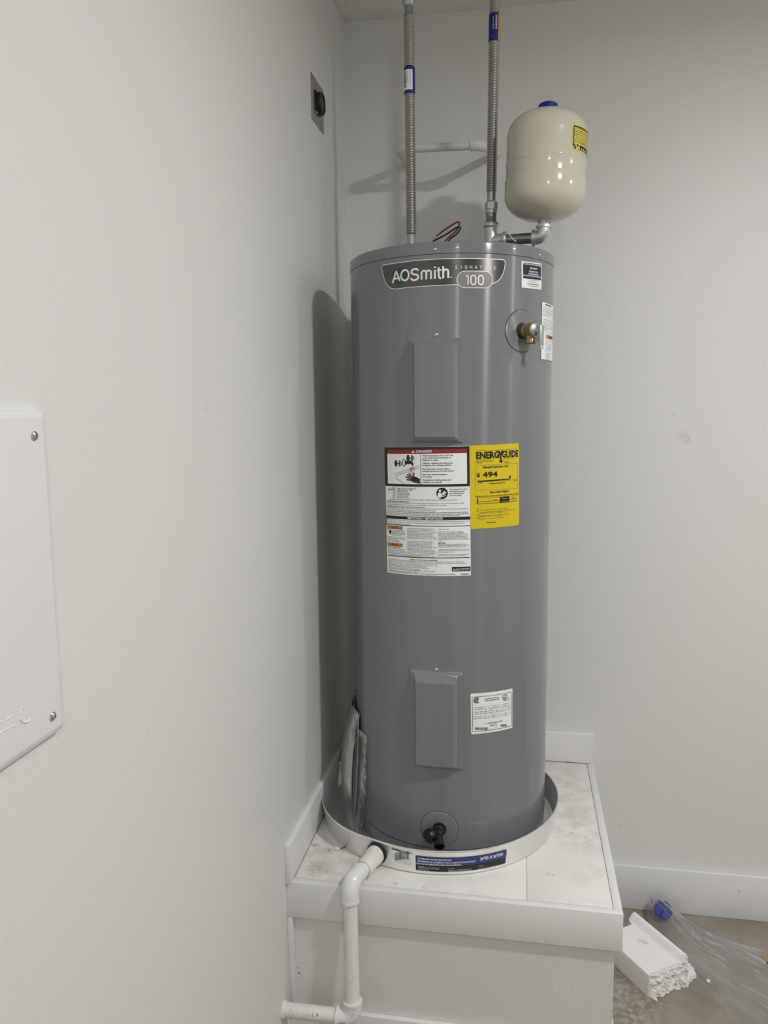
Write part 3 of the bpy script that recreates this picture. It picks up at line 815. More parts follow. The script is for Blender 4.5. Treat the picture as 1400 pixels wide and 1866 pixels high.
# --- yellow energy label
P = Print([(55, 118), (1048, 68), (1052, 1700), (85, 1785)], [(66.2, 1034.6), (197.4, 1037.6), (201.2, 840.6), (70.4, 838.0)], surf)
P.sheet('yellow', 2.5, .0005)
P.text('U.S. Government', 180, 216, 22, 'ink', 355, res=1); P.text('Federal law prohibits removal of this label before consumer purchase', 402, 206, 22, 'ink', 1015, res=1)
P.text('ENERG', 176, 362, 126, 'ink', 618, bold=.045); P.text('GUIDE', 672, 340, 126, 'ink', 1026, bold=.045)
P.stroke([(598, 222), (644, 292)], 40, 'ink'); P.stroke([(690, 216), (644, 292)], 40, 'ink')
P.stroke([(644, 270), (650, 420)], 34, 'ink'); P.poly([(596, 402), (652, 420), (708, 394), (654, 464)], 'ink')
for t, a, y, c in (('WATER HEATER - ELECTRIC', 178, 408, 462), ('TANK SIZE (STORAGE CAPACITY)', 178, 436, 520), ('50 GALLONS', 178, 468, 304), ('A. O. SMITH CORPORATION', 720, 378, 936), ('MODEL(S)', 720, 440, 806), ('E6-50H45DV   110', 735, 460, 878)):
    P.text(t, a, y, 22, 'grey_ink', c, res=1)
P.stroke([(165, 512), (1014, 462), (1018, 960), (170, 1004)], 4, 'grey_ink', closed=True)
P.text('Estimated Yearly Energy Cost', 308, 548, 40, 'ink', 800, bold=.03)
P.text('$', 186, 730, 72, 'ink', 250, bold=.02); P.text('494', 296, 728, 96, 'ink', 584, bold=.035)
P.stroke([(205, 800), (206, 838)], 4, 'ink'); P.stroke([(215, 822), (838, 774)], 22, 'ink'); P.stroke([(205, 838), (992, 790)], 4, 'ink'); P.stroke([(992, 735), (993, 790)], 4, 'ink')
P.poly([(814, 716), (868, 712), (842, 778)], 'ink', .0011); P.text('$ 474', 220, 870, 26, 'ink', 292, res=1); P.text('$ 508', 934, 816, 26, 'ink', 990, res=1)
P.text('Cost Range of Similar Models', 420, 866, 26, 'ink', 732, bold=.03, res=1)
P.text('First Hour Rating', 432, 1044, 42, 'ink', 814, bold=.03); P.text('(How much hot water you get in the first hour of use)', 168, 1112, 34, 'ink', 1030, bold=.01)
P.stroke([(206, 1158), (206, 1282)], 18, 'ink'); P.stroke([(206, 1158), (996, 1102)], 4, 'grey_ink'); P.stroke([(206, 1232), (996, 1168)], 9, 'ink'); P.stroke([(206, 1276), (996, 1212)], 9, 'ink')
P.stroke([(424, 1148), (426, 1216)], 4, 'grey_ink'); P.stroke([(996, 1102), (996, 1170)], 4, 'grey_ink'); P.text('Low', 506, 1184, 24, 'ink', 552); P.text('High', 886, 1152, 24, 'ink', 938)
P.poly([(630, 1134), (824, 1118), (824, 1238), (630, 1250)], 'ink', .0011); P.text('Medium', 672, 1174, 24, 'yellow', 782, off=.0013); P.text('62 Gallons', 660, 1234, 24, 'yellow', 800, off=.0013)
for t, a, y, c in (('Your cost will depend on your utility rates and use.', 236, 1386, 802), ('Cost range based only on models fueled by ELECTRIC, with a', 236, 1424, 930), ('medium first hour rating (51 - 75 gallons).', 236, 1456, 690), ('Estimated energy cost based on a national average', 236, 1498, 820), ('ELECTRIC cost of $ 0.14 per kWh.', 236, 1530, 660), ('Estimated yearly energy use:  3531 kWh.', 236, 1570, 706)):
    P.text(t, a, y, 24, 'grey_ink', c, res=1)
for y in (1376, 1418, 1492, 1562): P.disc(206, y, 11, 'ink')
P.text('ftc.gov/energy', 374, 1648, 26, 'ink', 552, bold=.03)
P.build('energy_label', heater)

# --- rating plate sticker
P = Print([(110, 260), (1240, 120), (1240, 1180), (130, 1350)], [(71.9, 434.4), (186.4, 433.4), (187.7, 331.4), (74.0, 330.9)], surf, 18)
P.sheet('white', 3.2)
P.stroke([(152, 350), (1216, 218), (1216, 1124), (170, 1276)], 9, 'ink', closed=True)
P.stroke([(262 + 62 * math.cos(R_(a)), 436 + 66 * math.sin(R_(a))) for a in range(32, 330, 14)], 24, 'ink')
P.text('SP', 226, 466, 56, 'ink', 306, bold=.05)
P.text('ELECTRIC STORAGE', 470, 390, 26, 'ink', 836, bold=.02); P.text('TANK WATER HEATER', 458, 438, 26, 'ink', 856, bold=.02)
P.stroke([(1010 + 64 * math.cos(R_(15 * i)), 360 + 74 * math.sin(R_(15 * i))) for i in range(24)], 16, 'ink', closed=True)
P.text('UL', 976, 392, 54, 'ink', 1040, bold=.05); P.text('LISTED', 1090, 392, 20, 'ink', 1192); P.text('943T', 1090, 440, 22, 'ink', 1160, bold=.02)


def rl(y): return [(176, y), (1204, y - 136)]


for y in (636, 690, 758, 816, 884, 936): P.stroke(rl(y), 4, 'grey_ink')
for t, a, y, c in (('MODEL NUMBER', 315, 612, 458), ('SERIAL NUMBER', 652, 574, 796), ('MANUFACTURE DATE', 958, 530, 1132), ('E6-50H45DV  110', 236, 668, 502), ('2021 127 064571', 592, 640, 840), ('06/01/2021', 980, 588, 1126),
                   ('VOLTS', 190, 750, 272), ('PHASE', 330, 736, 410), ('UPPER', 462, 706, 522), ('WATTS', 466, 726, 520), ('LOWER', 604, 690, 660), ('WATTS', 606, 712, 658), ('TOTAL WATTS', 744, 690, 834), ('MAX', 930, 640, 984), ('CAPACITY', 1066, 614, 1172),
                   ('240', 222, 798, 284), ('1', 362, 790, 378), ('4500', 446, 780, 528), ('4500', 592, 762, 668), ('4500', 752, 742, 832), ('150', 930, 714, 972), ('50', 1104, 684, 1142),
                   ('VOLTS', 190, 876, 266), ('UPPER', 320, 852, 378), ('LOWER', 460, 838, 510), ('TOTAL WATTS', 636, 822, 744), ('PSI', 1004, 776, 1060), ('208', 200, 926, 266), ('3380', 312, 918, 392), ('3380', 456, 904, 522), ('3380', 664, 878, 738), ('80', 1016, 830, 1056)):
    P.text(t, a, y, 24 if t[0].isdigit() or t.startswith('E6') else 16, 'ink' if t[0].isdigit() else 'grey_ink', c, res=1)
for x, y in ((300, 800), (420, 785), (560, 768), (690, 752), (890, 726), (1020, 708), (290, 926), (420, 910), (556, 893), (828, 858), (570, 660), (880, 620)):
    P.stroke([(x, y - 46), (x, y)], 4, 'grey_ink')
P.text('A. O. SMITH CORPORATION', 456, 1036, 26, 'ink', 934, bold=.02); P.text('HIGHWAY 1', 604, 1064, 24, 'ink', 792); P.text('MCBEE, SC', 600, 1114, 26, 'ink', 792, bold=.02)
P.bars(224, 546, 1160, 1226, 'ink', 26, 6); P.bars(890, 1054, 1080, 1140, 'ink', 22, 9)
P.text('E6-50H45DV 110', 248, 1268, 20, 'ink', 425, res=1); P.text('2021127064571', 470, 1246, 20, 'ink', 660, res=1); P.text('2105', 722, 1174, 22, 'ink', 794); P.text('06012021 100289', 1040, 1146, 18, 'ink', 1194, res=1)
P.build('rating_label', heater)

# --- pressure relief valve on a round bezel
va = .207 / TR
vn = Vector((math.sin(va), -math.cos(va), 0)); vt = Vector((math.cos(va), math.sin(va), 0)); vz = Vector((0, 0, 1))
VZ = 1.2995


def bezel(s0, z0, R, r, parent, name):
    b = MB()
    for (ra, rb, oa, ob) in ((R, R - .0006, -.0004, .0016), (R - .0006, R - .004, .0016, .0024), (R - .004, r + .003, .0024, .0028), (r + .003, r, .0028, .0010)):
        b.grid(lambda i, j: surf(s0 + (ra + (rb - ra) * j) * math.cos(2 * math.pi * i), z0 + (ra + (rb - ra) * j) * math.sin(2 * math.pi * i), oa + (ob - oa) * j), 64, 2)
    o = b.build(name, M['tank'], parent)
    b = MB(); b.grid(lambda i, j: surf(s0 + (R + .0008 - .0012 * j) * math.cos(2 * math.pi * i), z0 + (R + .0008 - .0012 * j) * math.sin(2 * math.pi * i), .0003), 64, 1)
    b.grid(lambda i, j: surf(s0 + r * 1.1 * j * math.cos(2 * math.pi * i), z0 + r * 1.1 * j * math.sin(2 * math.pi * i), .0012), 40, 3)
    b.build('bezel_gap', M['dark_gap'], o)


bezel(.202, VZ, .0485, .0175, heater, 'valve_bezel')
V0 = TC + vn * (TR + .001) + vz * (VZ - .0006)
valve = tag(bpy.data.objects.new('relief_valve', None)); COL.objects.link(valve); valve.parent = heater; ORG['relief_valve'] = TC
b = MB()
b.lathe([(0, 0), (.0155, 0), (.0158, .010), (.0142, .0115), (.0142, .014), (.0165, .0145), (.0165, .017), (.0175, .020), (.0178, .032), (.0195, .034), (.0198, .037), (.0185, .0385), (0, .0385)], V0, vn, 32)
b.lathe([(0, 0), (.0135, 0), (.0135, .020), (.0142, .0215), (.0142, .0285), (.0128, .030), (.0115, .030), (.0115, .020), (0, .020)], V0 + vn * .0235, (0, 0, -1), 28)
o = b.build('relief_valve_body', M['brass'], valve)
b = MB(); b.lathe([(0, 0), (.0172, 0), (.0172, .0012), (.0135, .0045), (.0070, .0060), (.006, .0105), (0, .0105)], V0 + vn * .0385, vn, 32); b.build('tag_disc', M['zinc'], valve)
LF = Matrix((( vt.x, vn.x, 0, V0.x), (vt.y, vn.y, 0, V0.y), (0, 0, 1, V0.z), (0, 0, 0, 1)))
b = MB()
b.box((-.0062, .046, -.0065), (-.0048, .0585, .0085), .0004, frame=LF); b.box((.0048, .046, -.0065), (.0062, .0585, .0085), .0004, frame=LF)
b.box((-.0062, .0575, -.036), (.0062, .0589, .0085), .0004, frame=LF)
b.box((-.0062, .049, -.030), (-.0050, .0585, -.0065), .0004, frame=LF); b.box((.0050, .049, -.030), (.0062, .0585, -.0065), .0004, frame=LF)
b.box((-.0052, .0575, -.044), (-.0022, .0587, -.036), .0003, frame=LF); b.box((.0022, .0575, -.044), (.0052, .0587, -.036), .0003, frame=LF)
b.lathe([(0, -.008), (.0018, -.008), (.0018, .008), (0, .008)], V0 + vn * .052, vt, 10)
b.build('test_lever', M['zinc'], valve)

# --- drain cock at the foot
DZ = .0838
bezel(-.0042, DZ, .0470, .0165, heater, 'drain_bezel')
da = -.0042 / TR
dnv = Vector((math.sin(da), -math.cos(da), 0)); dtv = Vector((math.cos(da), math.sin(da), 0))
D0 = TC + dnv * TR + vz * DZ
b = MB()
b.lathe([(0, 0), (.0150, 0), (.0150, .012), (.0125, .014), (.0125, .030), (.0105, .033), (0, .033)], D0, dnv, 24)
q0 = D0 + dnv * .020
q1 = D0 + dnv * .050 + dtv * .006 - vz * .012
qd = (q1 - q0).normalized()
b.tube([q0, q1], [.0105, .0110], 20)
b.lathe([(0, -.004), (.0128, -.004), (.0132, .006), (.0105, .006), (.0095, -.010), (0, -.010)], q1, qd, 20)
hx = (-dtv * .62 + dnv * .75 - vz * .10).normalized()
b.lathe([(0, 0), (.010, 0), (.010, .014), (.0165, .016), (.0178, .020), (.0178, .029), (.0160, .032), (0, .032)], D0 + dnv * .012 - dtv * .004, hx, 14)
o = b.build('drain_cock', M['blackp'], heater)

# --- power leads on the top
TOPZ = TC.z + 1.4930


def wire(name, pts, m, bare):
    b = MB(); b.tube(pts, .0021, 8); o = b.build(name, M[m], heater)
    t = (Vector(pts[-1]) - Vector(pts[-2])).normalized(); e = Vector(pts[-1])
    b = MB(); b.tube([e - t * .002, e + t * bare], .0009, 6); b.build('bare_end', M['chrome'], o)


def smoothpath(pts, n=6):
    P_ = [Vector(q) for q in pts]; out = []
    for i in range(len(P_) - 1):
        p0 = P_[max(i - 1, 0)]; p1 = P_[i]; p2 = P_[i + 1]; p3 = P_[min(i + 2, len(P_) - 1)]
        for k in range(n):
            t = k / n
            out.append(.5 * ((2 * p1) + (-p0 + p2) * t + (2 * p0 - 5 * p1 + 4 * p2 - p3) * t * t + (-p0 + 3 * p1 - 3 * p2 + p3) * t ** 3))
    return out + [P_[-1]]


WY = -.40
wire('power_lead', smoothpath([(.330, WY + .02, TOPZ), (.342, WY, TOPZ + .046), (.372, WY, TOPZ + .074), (.382, WY - .004, TOPZ + .092), (.374, WY - .006, TOPZ + .094), (.345, WY - .006, TOPZ + .078), (.324, WY - .004, TOPZ + .064)]), 'wire_r', .010)
wire('power_lead', smoothpath([(.345, WY + .01, TOPZ), (.352, WY - .01, TOPZ + .045), (.374, WY - .012, TOPZ + .064), (.385, WY - .014, TOPZ + .077), (.377, WY - .016, TOPZ + .080), (.345, WY - .016, TOPZ + .062), (.316, WY - .014, TOPZ + .050)]), 'wire_k', .011)
b = MB(); b.lathe([(0, 0), (.022, 0), (.022, .004), (0, .004)], (.338, WY + .01, TOPZ), n=24); b.build('wire_bushing', M['blackp'], heater)
for x, y in ((.2545, -.375), (.4590, -.352)):
    b = MB(); b.lathe([(0, -.002), (.0165, -.002), (.0165, .012), (.0132, .013), (.0132, .030), (0, .030)], (x, y, TOPZ), n=24); b.build('water_nipple', M['pipe'], heater)

# ================================================================== CORRUGATED WATER HOSES
def hose_prof(z0, z1, r, pitch=.0062, amp=.0022):
    p = []; z = z0; n = int((z1 - z0) / pitch)
    for k in range(n):
        for q, dr in ((0, -amp), (.16, -amp * .75), (.30, amp * .45), (.5, amp * .75), (.70, amp * .45), (.84, -amp * .75)):
            p.append((r + dr, z0 + (k + q) * (z1 - z0) / n))
    p.append((r - amp, z1))
    return p


HB = .0120


def hose(name, axis, zb, zc0, zc1, ztop, label, group):
    """corrugated length zc0..zc1, smooth cuffs below and above; axis(z) gives x, y"""
    t = thing(name, (*axis(zb), zb), label, 'hose', group)
    def lean(mb, prof, n, o=None):
        b_ = MB(); b_.lathe(prof, (0, 0, 0), n=n)
        vs = [Vector((v.x + axis(v.z)[0], v.y + axis(v.z)[1], v.z)) for v in b_.v]
        mb.add(vs, b_.f)
    b = MB(); lean(b, hose_prof(zc0, zc1, HB), 24); b.build('corrugated_tube', M['inox'], t, smooth=60)
    b = MB(); lean(b, [(0, zb), (.0108, zb), (.0108, zc0 - .004), (.0118, zc0), (0, zc0)], 24); b.build('lower_cuff', M['inox'], t)
    if ztop > zc1:
        b = MB(); lean(b, [(0, zc1), (.0118, zc1), (.0108, zc1 + .004), (.0108, ztop), (0, ztop)], 24); b.build('upper_cuff', M['inox'], t)
    return t, lean


axL = lambda z: (.2551 + (z - 2.045) / .57 * -.0041, -.375)
hl, lean = hose('water_hose', axL, TOPZ + .012, 2.0555, 2.5870, 2.6160, 'corrugated steel water hose with white barcode sleeve, left of the two hoses', 'corrugated hoses above the heater')
b = MB(); lean(b, [(0, 2.606), (.0122, 2.606), (.0165, 2.613), (.0172, 2.6165), (.0172, 2.668), (.0150, 2.671), (0, 2.671)], 24); b.build('union_nut', M['zinc'], hl)
b = MB(); lean(b, [(0, TOPZ + .012), (.0168, TOPZ + .012), (.0168, TOPZ + .036), (.013, TOPZ + .040), (0, TOPZ + .040)], 6); b.build('hex_nut', M['zinc'], hl, smooth=20)


def hose_surf(axis, r):
    return lambda s, z, off: Vector((axis(z)[0] + (r + off) * math.sin(s / r), axis(z)[1] - (r + off) * math.cos(s / r), z))


def sleeve(parent, axis, z0, z1, kind):
    r = .0141
    b = MB(); b.open_lathe([(r - .001, z0), (r, z0 + .0005), (r, z1 - .0005), (r - .001, z1)], (0, 0, 0), 32)
    b.v = [Vector((v.x + axis(v.z)[0], v.y + axis(v.z)[1], v.z)) for v in b.v]
    o = b.build('label_sleeve', M['blue_slv'], parent)
    sf = hose_surf(axis, r)
    P = Print([(0, 0), (100, 0), (100, 100), (0, 100)], [(-22, z1 * 1000), (22, z1 * 1000), (22, z0 * 1000), (-22, z0 * 1000)], sf); P.seg = 1.2
    if kind == 'bar':
        P.rect(0, 13, 72, 88, 'white', .0003)
        rr = random.Random(2); y = 18
        while y < 78:
            h = rr.choice((.8, 1.4, 2.2)); P.rect(14, y, 36, y + h, 'ink', .0005); y += h + rr.choice((.8, 1.2, 1.8))
        def vt_(s, x, y0, y1, hh, m):
            vs, fs, a0, a1 = glyphs(s, 0, 1); k = (y1 - y0) / (a1 - a0)
            P.pr.add([P.to3(*P.uv(x + q[1] * hh / CAPH, y0 + (q[0] - a0) * k), .0005) for q in vs], fs, P._mi(M[m], P.pm))
        vt_('20 17813 04962', 42, 18, 62, 5, 'ink'); vt_('WATER HEATER CONNECTOR', 56, 14, 66, 4, 'ink')
    else:
        def vt_(s, x, y0, y1, hh, m, bold=0):
            vs, fs, a0, a1 = glyphs(s, bold, 1); k = (y0 - y1) / (a1 - a0)
            P.pr.add([P.to3(*P.uv(x - q[1] * hh / CAPH, y1 + (q[0] - a0) * k), .0005) for q in vs], fs, P._mi(M[m], P.pm))
        P.rect(74, 0, 100, 100, 'gold', .0003)
        vt_('FLEXIBLE', 66, 62, 12, 9, 'silver', .02); vt_('WATER HEATER', 48, 62, 16, 6, 'silver')
        P.disc(40, 84, 10, 'blue_lab', .0004)
    P.pr.build('printing', P.pm, o, smooth=0)


sleeve(hl, axL, 2.3975, 2.4615, 'bar')
axR = lambda z: (.4588 + max(0, z - 2.11) / .50 * .0050, -.352)
hr, lean = hose('water_hose', axR, 2.1250, 2.1545, 2.7000, 2.7200, 'corrugated steel water hose with blue and orange sleeve, right of the two hoses', 'corrugated hoses above the heater')
b = MB(); lean(b, [(0, 2.720), (.0165, 2.720), (.0172, 2.723), (.0172, 2.7600), (0, 2.7600)], 24); b.build('union_nut', M['zinc'], hr)
sleeve(hr, axR, 2.5140, 2.5790, 'flex')
b = MB(); lean(b, [(0, 2.1110), (.0148, 2.1110), (.0162, 2.1125), (.0162, 2.1285), (.0125, 2.1330), (0, 2.1330)], 6); b.build('hex_nut', M['zinc'], hr, smooth=20)
b = MB(); lean(b, [(0, 2.1020), (.0152, 2.1020), (.0156, 2.1035), (.0156, 2.1105), (.0148, 2.1115), (0, 2.1115)], 28); b.build('retaining_ring', M['zinc'], hr)

# ================================================================== EXPANSION TANK AND ITS PIPEWORK
TEE = Vector((.4590, -.352, 2.0440))
EXC = Vector((.5912, -.385, 2.0305))
pd = (EXC - TEE); pd.z = 0; pd.normalize()
fit = thing('tee_fitting', (TEE.x, TEE.y, TOPZ + .012), 'galvanised tee, pipe and elbow carrying the cream expansion tank', 'pipe fitting')
b = MB()
b.lathe([(0, TOPZ + .012), (.0185, TOPZ + .012), (.0195, TOPZ + .014), (.0195, TOPZ + .022), (.0172, TOPZ + .024), (.0172, 2.0660), (.0203, 2.0690), (.0207, 2.0710), (.0207, 2.0765), (.0195, 2.0785), (0, 2.0785)], (TEE.x, TEE.y, 0), n=32)
b.lathe([(0, .005), (.0165, .005), (.0165, .0300), (.0198, .0330), (.0203, .0350), (.0203, .0405), (.0190, .0425), (0, .0425)], TEE + Vector((0, 0, -.010)), pd, 32)
b.build('tee', M['galv'], fit)
b = MB(); b.lathe([(0, 2.0770), (.0142, 2.0770), (.0142, 2.0850), (.0135, 2.0860), (.0135, 2.1010), (.0142, 2.1025), (0, 2.1025)], (TEE.x, TEE.y, 0), n=28); b.build('nipple', M['pipe'], fit)
EC = Vector((EXC.x, EXC.y, TEE.z - .0125))
b = MB(); b.tube([TEE + Vector((0, 0, -.010)) + pd * .04, EC - pd * .026], .01335, 28); b.build('nipple', M['pipe'], fit)
b = MB(); elbow(b, EC, pd, Vector((.02, 0, 1)), .0168, .0275, .0038, .020, 32); b.build('elbow', M['galv'], fit)
b = MB(); b.tube(smoothpath([EC - pd * .088 + Vector((0, -.014, .012)), EC - pd * .078 + Vector((0, -.0155, -.001)), EC - pd * .070 + Vector((0, -.0150, -.008))]), .0011, 6); b.build('sealing_tape', M['white'], fit)

ET = Vector((EXC.x, EXC.y, 2.0640))
eax = Vector((.0205, 0, 1)).normalized()
exp = thing('expansion_tank', ET, 'small cream expansion tank with blue cap beside the right hose', 'expansion tank')
eo = ET + eax * .0020
b = MB()
b.lathe([(0, -.010), (.0132, -.010), (.0132, .000), (.0150, .0005), (.0150, .004), (.0200, .006)], eo, eax, 28); b.build('threaded_stem', M['galv'], exp)
eprof = [(.0155, .0030), (.030, .0045), (.050, .0095), (.068, .0175), (.083, .0280), (.093, .0400), (.0990, .0550), (.1003, .0680), (.1003, .0960), (.0995, .0990), (.0985, .1005), (.0982, .1030),
         (.0980, .1330), (.0985, .1350), (.0992, .1362), (.0990, .1380), (.0984, .1395), (.0984, .1980), (.0975, .2120), (.0930, .2260), (.0850, .2380), (.0730, .2480), (.0560, .2560), (.0380, .2605), (.0180, .2622), (0, .2625)]
b = MB(); b.lathe(eprof, eo, eax, 96); b.build('tank_shell', M['cream'], exp, smooth=40)
b = MB(); b.lathe([(0, .2580), (.0240, .2580), (.0245, .2735), (.0225, .2790), (.0160, .2825), (0, .2835)], eo, eax, 32); b.build('valve_cap', M['bluep'], exp)


def exp_surf(s, z, off):
    X = Vector((1, 0, 0)); X = (X - eax * eax.x).normalized(); Y = eax.cross(X); a = -math.pi / 2 + s / .0984
    return eo + X * ((.0984 + off) * math.cos(a)) + Y * ((.0984 + off) * math.sin(a)) + eax * z


P = Print([(660, 0), (1240, 0), (1240, 760), (660, 760)], [(61, 205), (142, 205), (142, 147), (59.5, 147)], exp_surf)
P.sheet('yellow2'); P.cols([(3, 3), (P.W - 3, 3), (P.W - 3, P.H - 3), (3, P.H - 3)], 'ink', .0005, n=14)
P.cols([(6, 6), (P.W - 6, 6), (P.W - 6, P.H * .76), (6, P.H * .76)], 'yellow2', .0007, n=14)
for i, t in enumerate(('WARNING: EXPLOSION HAZARD', 'Do not adjust air pressure or remove', 'THIS TANK WHILE UNDER PRESSURE', 'Installation must be done by a licensed', 'plumber and conform to local codes.', 'Failure to follow the manual can cause', 'Maximum working pressure 150 psi', 'MAXIMUM TEMPERATURE 200 F')):
    P.text(t, 712 + 30 * (i in (0, 5)), 112 + i * 60, 30, 'ink', 1190, bold=.02, res=1)
P.poly([(720, 560), (760, 560), (790, 690), (820, 560), (856, 560), (806, 735), (770, 735)], 'yellow2', .0009)
for i in range(8): P.rect(690 + i * 66, 650, 712 + i * 66, 705, 'white', .0008)
P.text('DANGER', 880, 630, 50, 'grey_ink', 1190, bold=.03)
P.build('warning_label', exp)
P = Print([(0, 0), (10, 0), (10, 40), (0, 40)], [(-17, 203), (-13, 203), (-14, 178), (-18, 178)], exp_surf)
P.bars(3, 6, 0, 40, 'grey_ink', 3, 5)
vs, fs, a0, a1 = glyphs('0621 18-05', 0, 1); k = 40 / (a1 - a0)
P.pr = MB(); P.pm = []
P.pr.add([P.to3(*P.uv(4 - q[1] * 2.2, 40 - (q[0] - a0) * k), .0005) for q in vs], fs, P._mi(M['grey_ink'], P.pm))
P.pr.build('date_code', P.pm, exp, smooth=0)

# ================================================================== WALL PIPE LOOP BEHIND THE HOSES
loop = thing('pipe_loop', (.30, 0, 2.30), 'white painted pipe loop standing out from the back wall behind the hoses', 'pipe')
LA = Vector((.1958, -.185, 2.329)); LB = Vector((.4207, -.185, 2.325)); WA = Vector((.1900, 0, 2.3400)); WB = Vector((.462, 0, 2.3575))
pr = .0110
ab = (LB - LA).normalized()
b = MB(); b.tube([LA + ab * .012, LB - ab * .012], pr, 24); b.build('pipe_length', M['pvcp'], loop)
for (c, wpt, s) in ((LA, WA, 1), (LB, WB, -1)):
    dw = (wpt - c).normalized()
    b = MB(); elbow(b, c, -ab * s, dw, .0140, .026, .0006, .017, 24); b.build('elbow_fitting', M['pvcp'], loop)
    b = MB(); b.tube([c + dw * .02, wpt], pr, 24); b.build('pipe_length', M['pvcp'], loop)
    b = MB(); b.lathe([(0, 0), (.018, 0), (.0135, .006), (0, .006)], wpt, -dw, 20); b.build('wall_caulk', M['plaster'], loop)

# ================================================================== OUTLET
outl = thing('wall_outlet', (0, -.3395, 2.4080), 'black round power outlet on a grey steel plate high on the left wall', 'outlet')
b = MB(); b.box((0, -.3985, 2.3515), (.0022, -.2745, 2.4640), .0007); b.build('wall_plate', M['plate'], outl)
oc = Vector((.002, -.340, 2.4060))
b = MB()
b.lathe([(0, 0), (.0285, 0), (.0285, .0135), (.0270, .0155), (.0245, .0160), (.0235, .0135), (0, .0135)], oc, (1, 0, 0), 40)
b.box((.002, oc.y - .033, oc.z - .024), (.007, oc.y + .024, oc.z + .024), .002)
o = b.build('receptacle', M['blackp'], outl)
b = MB()
for a in (90, 210, 330):
    q = oc + Vector((.0136, .013 * math.cos(R_(a)), .013 * math.sin(R_(a))))
    t_ = Vector((0, -math.sin(R_(a)), math.cos(R_(a)))); n_ = Vector((0, math.cos(R_(a)), math.sin(R_(a))))
    b.add([q + t_ * .006 + n_ * .0015, q - t_ * .006 + n_ * .0015, q - t_ * .006 - n_ * .0015, q + t_ * .006 - n_ * .0015], [(0, 1, 2, 3)])
b.build('slot', M['dark_gap'], o, smooth=0)
screw('plate_screw', (.0022, -.368, 2.444), (1, 0, 0), .0028, outl, 'plate'); screw('plate_screw', (.0022, -.310, 2.368), (1, 0, 0), .0028, outl, 'plate')
screw('plate_screw', (.006, oc.y - .026, oc.z - .030), (1, 0, 0), .0036, outl)

# ================================================================== WHITE WALL PANEL
mp = thing('wall_panel', (0, -1.83, 1.22), 'large white plastic access panel screwed to the left wall', 'access panel')
y1, z0_, z1_ = -1.6395, 1.2275, 1.6045
y0 = y1 - .377
b = MB()
vs = []
for (x, ins) in ((0, 0), (.009, .0015), (.0125, .0075), (.0130, .010)):
    rr_ = .0045
    ring = []
    for (cy, cz, a0) in ((y1 - ins - rr_, z1_ - ins - rr_, 0), (y0 + ins + rr_, z1_ - ins - rr_, 90), (y0 + ins + rr_, z0_ + ins + rr_, 180), (y1 - ins - rr_, z0_ + ins + rr_, 270)):
        for i in range(6):
            a = R_(a0 + 18 * i); ring.append((x, cy + rr_ * math.cos(a), cz + rr_ * math.sin(a)))
    vs.append(ring)
n = len(vs[0]); fl = [q for r_ in vs for q in r_]
fs = [(j * n + i, j * n + (i + 1) % n, (j + 1) * n + (i + 1) % n, (j + 1) * n + i) for j in range(3) for i in range(n)]
fs.append(tuple(range(3 * n, 4 * n)))
b.add(fl, fs); b.build('panel_cover', M['panel'], mp, smooth=25)
for yy in (y1 - .0275, y0 + .0275):
    for zz in (1.2535, 1.5760):
        screw('panel_screw', (.0128, yy, zz), (1, 0, 0), .0052, mp)
# raised moulded mark near the lower corner
b = MB()


def emboss(pts, r=.0014):
    b.tube([Vector((.0123, y, z)) for y, z in pts], r, 8)


emboss([(-1.7230, 1.2790), (-1.7224, 1.2818), (-1.7202, 1.2836), (-1.7172, 1.2833), (-1.7148, 1.2812)])
emboss([(-1.7240, 1.2735), (-1.7222, 1.2700), (-1.7190, 1.2675), (-1.7150, 1.2655), (-1.7110, 1.2647), (-1.7073, 1.2656)], .0019)
emboss([(-1.7467, 1.2809), (-1.7404, 1.2813), (-1.7358, 1.2821)]); emboss([(-1.7580, 1.2822), (-1.7511, 1.2812)])
emboss([(-1.7600, 1.2706), (-1.7505, 1.2712), (-1.7443, 1.2702), (-1.7380, 1.2702), (-1.7316, 1.2691)]); emboss([(-1.7310, 1.2772), (-1.7296, 1.2762)])
b.build('moulded_mark', M['panel'], mp)

# ================================================================== DOCUMENT PACKET IN THE PAN
pk = thing('document_packet', (.12, -.52, ZP + .003), 'clear sleeve of folded papers wedged between the heater and the pan rim', 'papers')
PZ0, PZ1 = ZP + .004, .812


def packet_sheet(k, a_front, a_back, bulge, hb, ht, seed):
    def fn(i, j):
        z = PZ0 + hb + (PZ1 - PZ0 - hb - ht) * j
        h = (z - PZ0) / (PZ1 - PZ0)
        a = a_front + (a_back - a_front) * i
        body = math.sin(math.pi * min(1, max(0, h * .92 + .04))) ** .7
        nz = noise.noise(Vector((i * 2.2 + seed, h * 3.1, seed * .7))) * .0022
        r = .2660 + .005 * (1 - h) + bulge * body * (.45 + .55 * math.sin(math.pi * (.25 + .5 * i))) + nz * body + .018 * (1 - h) ** 3
        return Vector((TC.x + r * math.cos(a), TC.y + r * math.sin(a), z))
    return fn


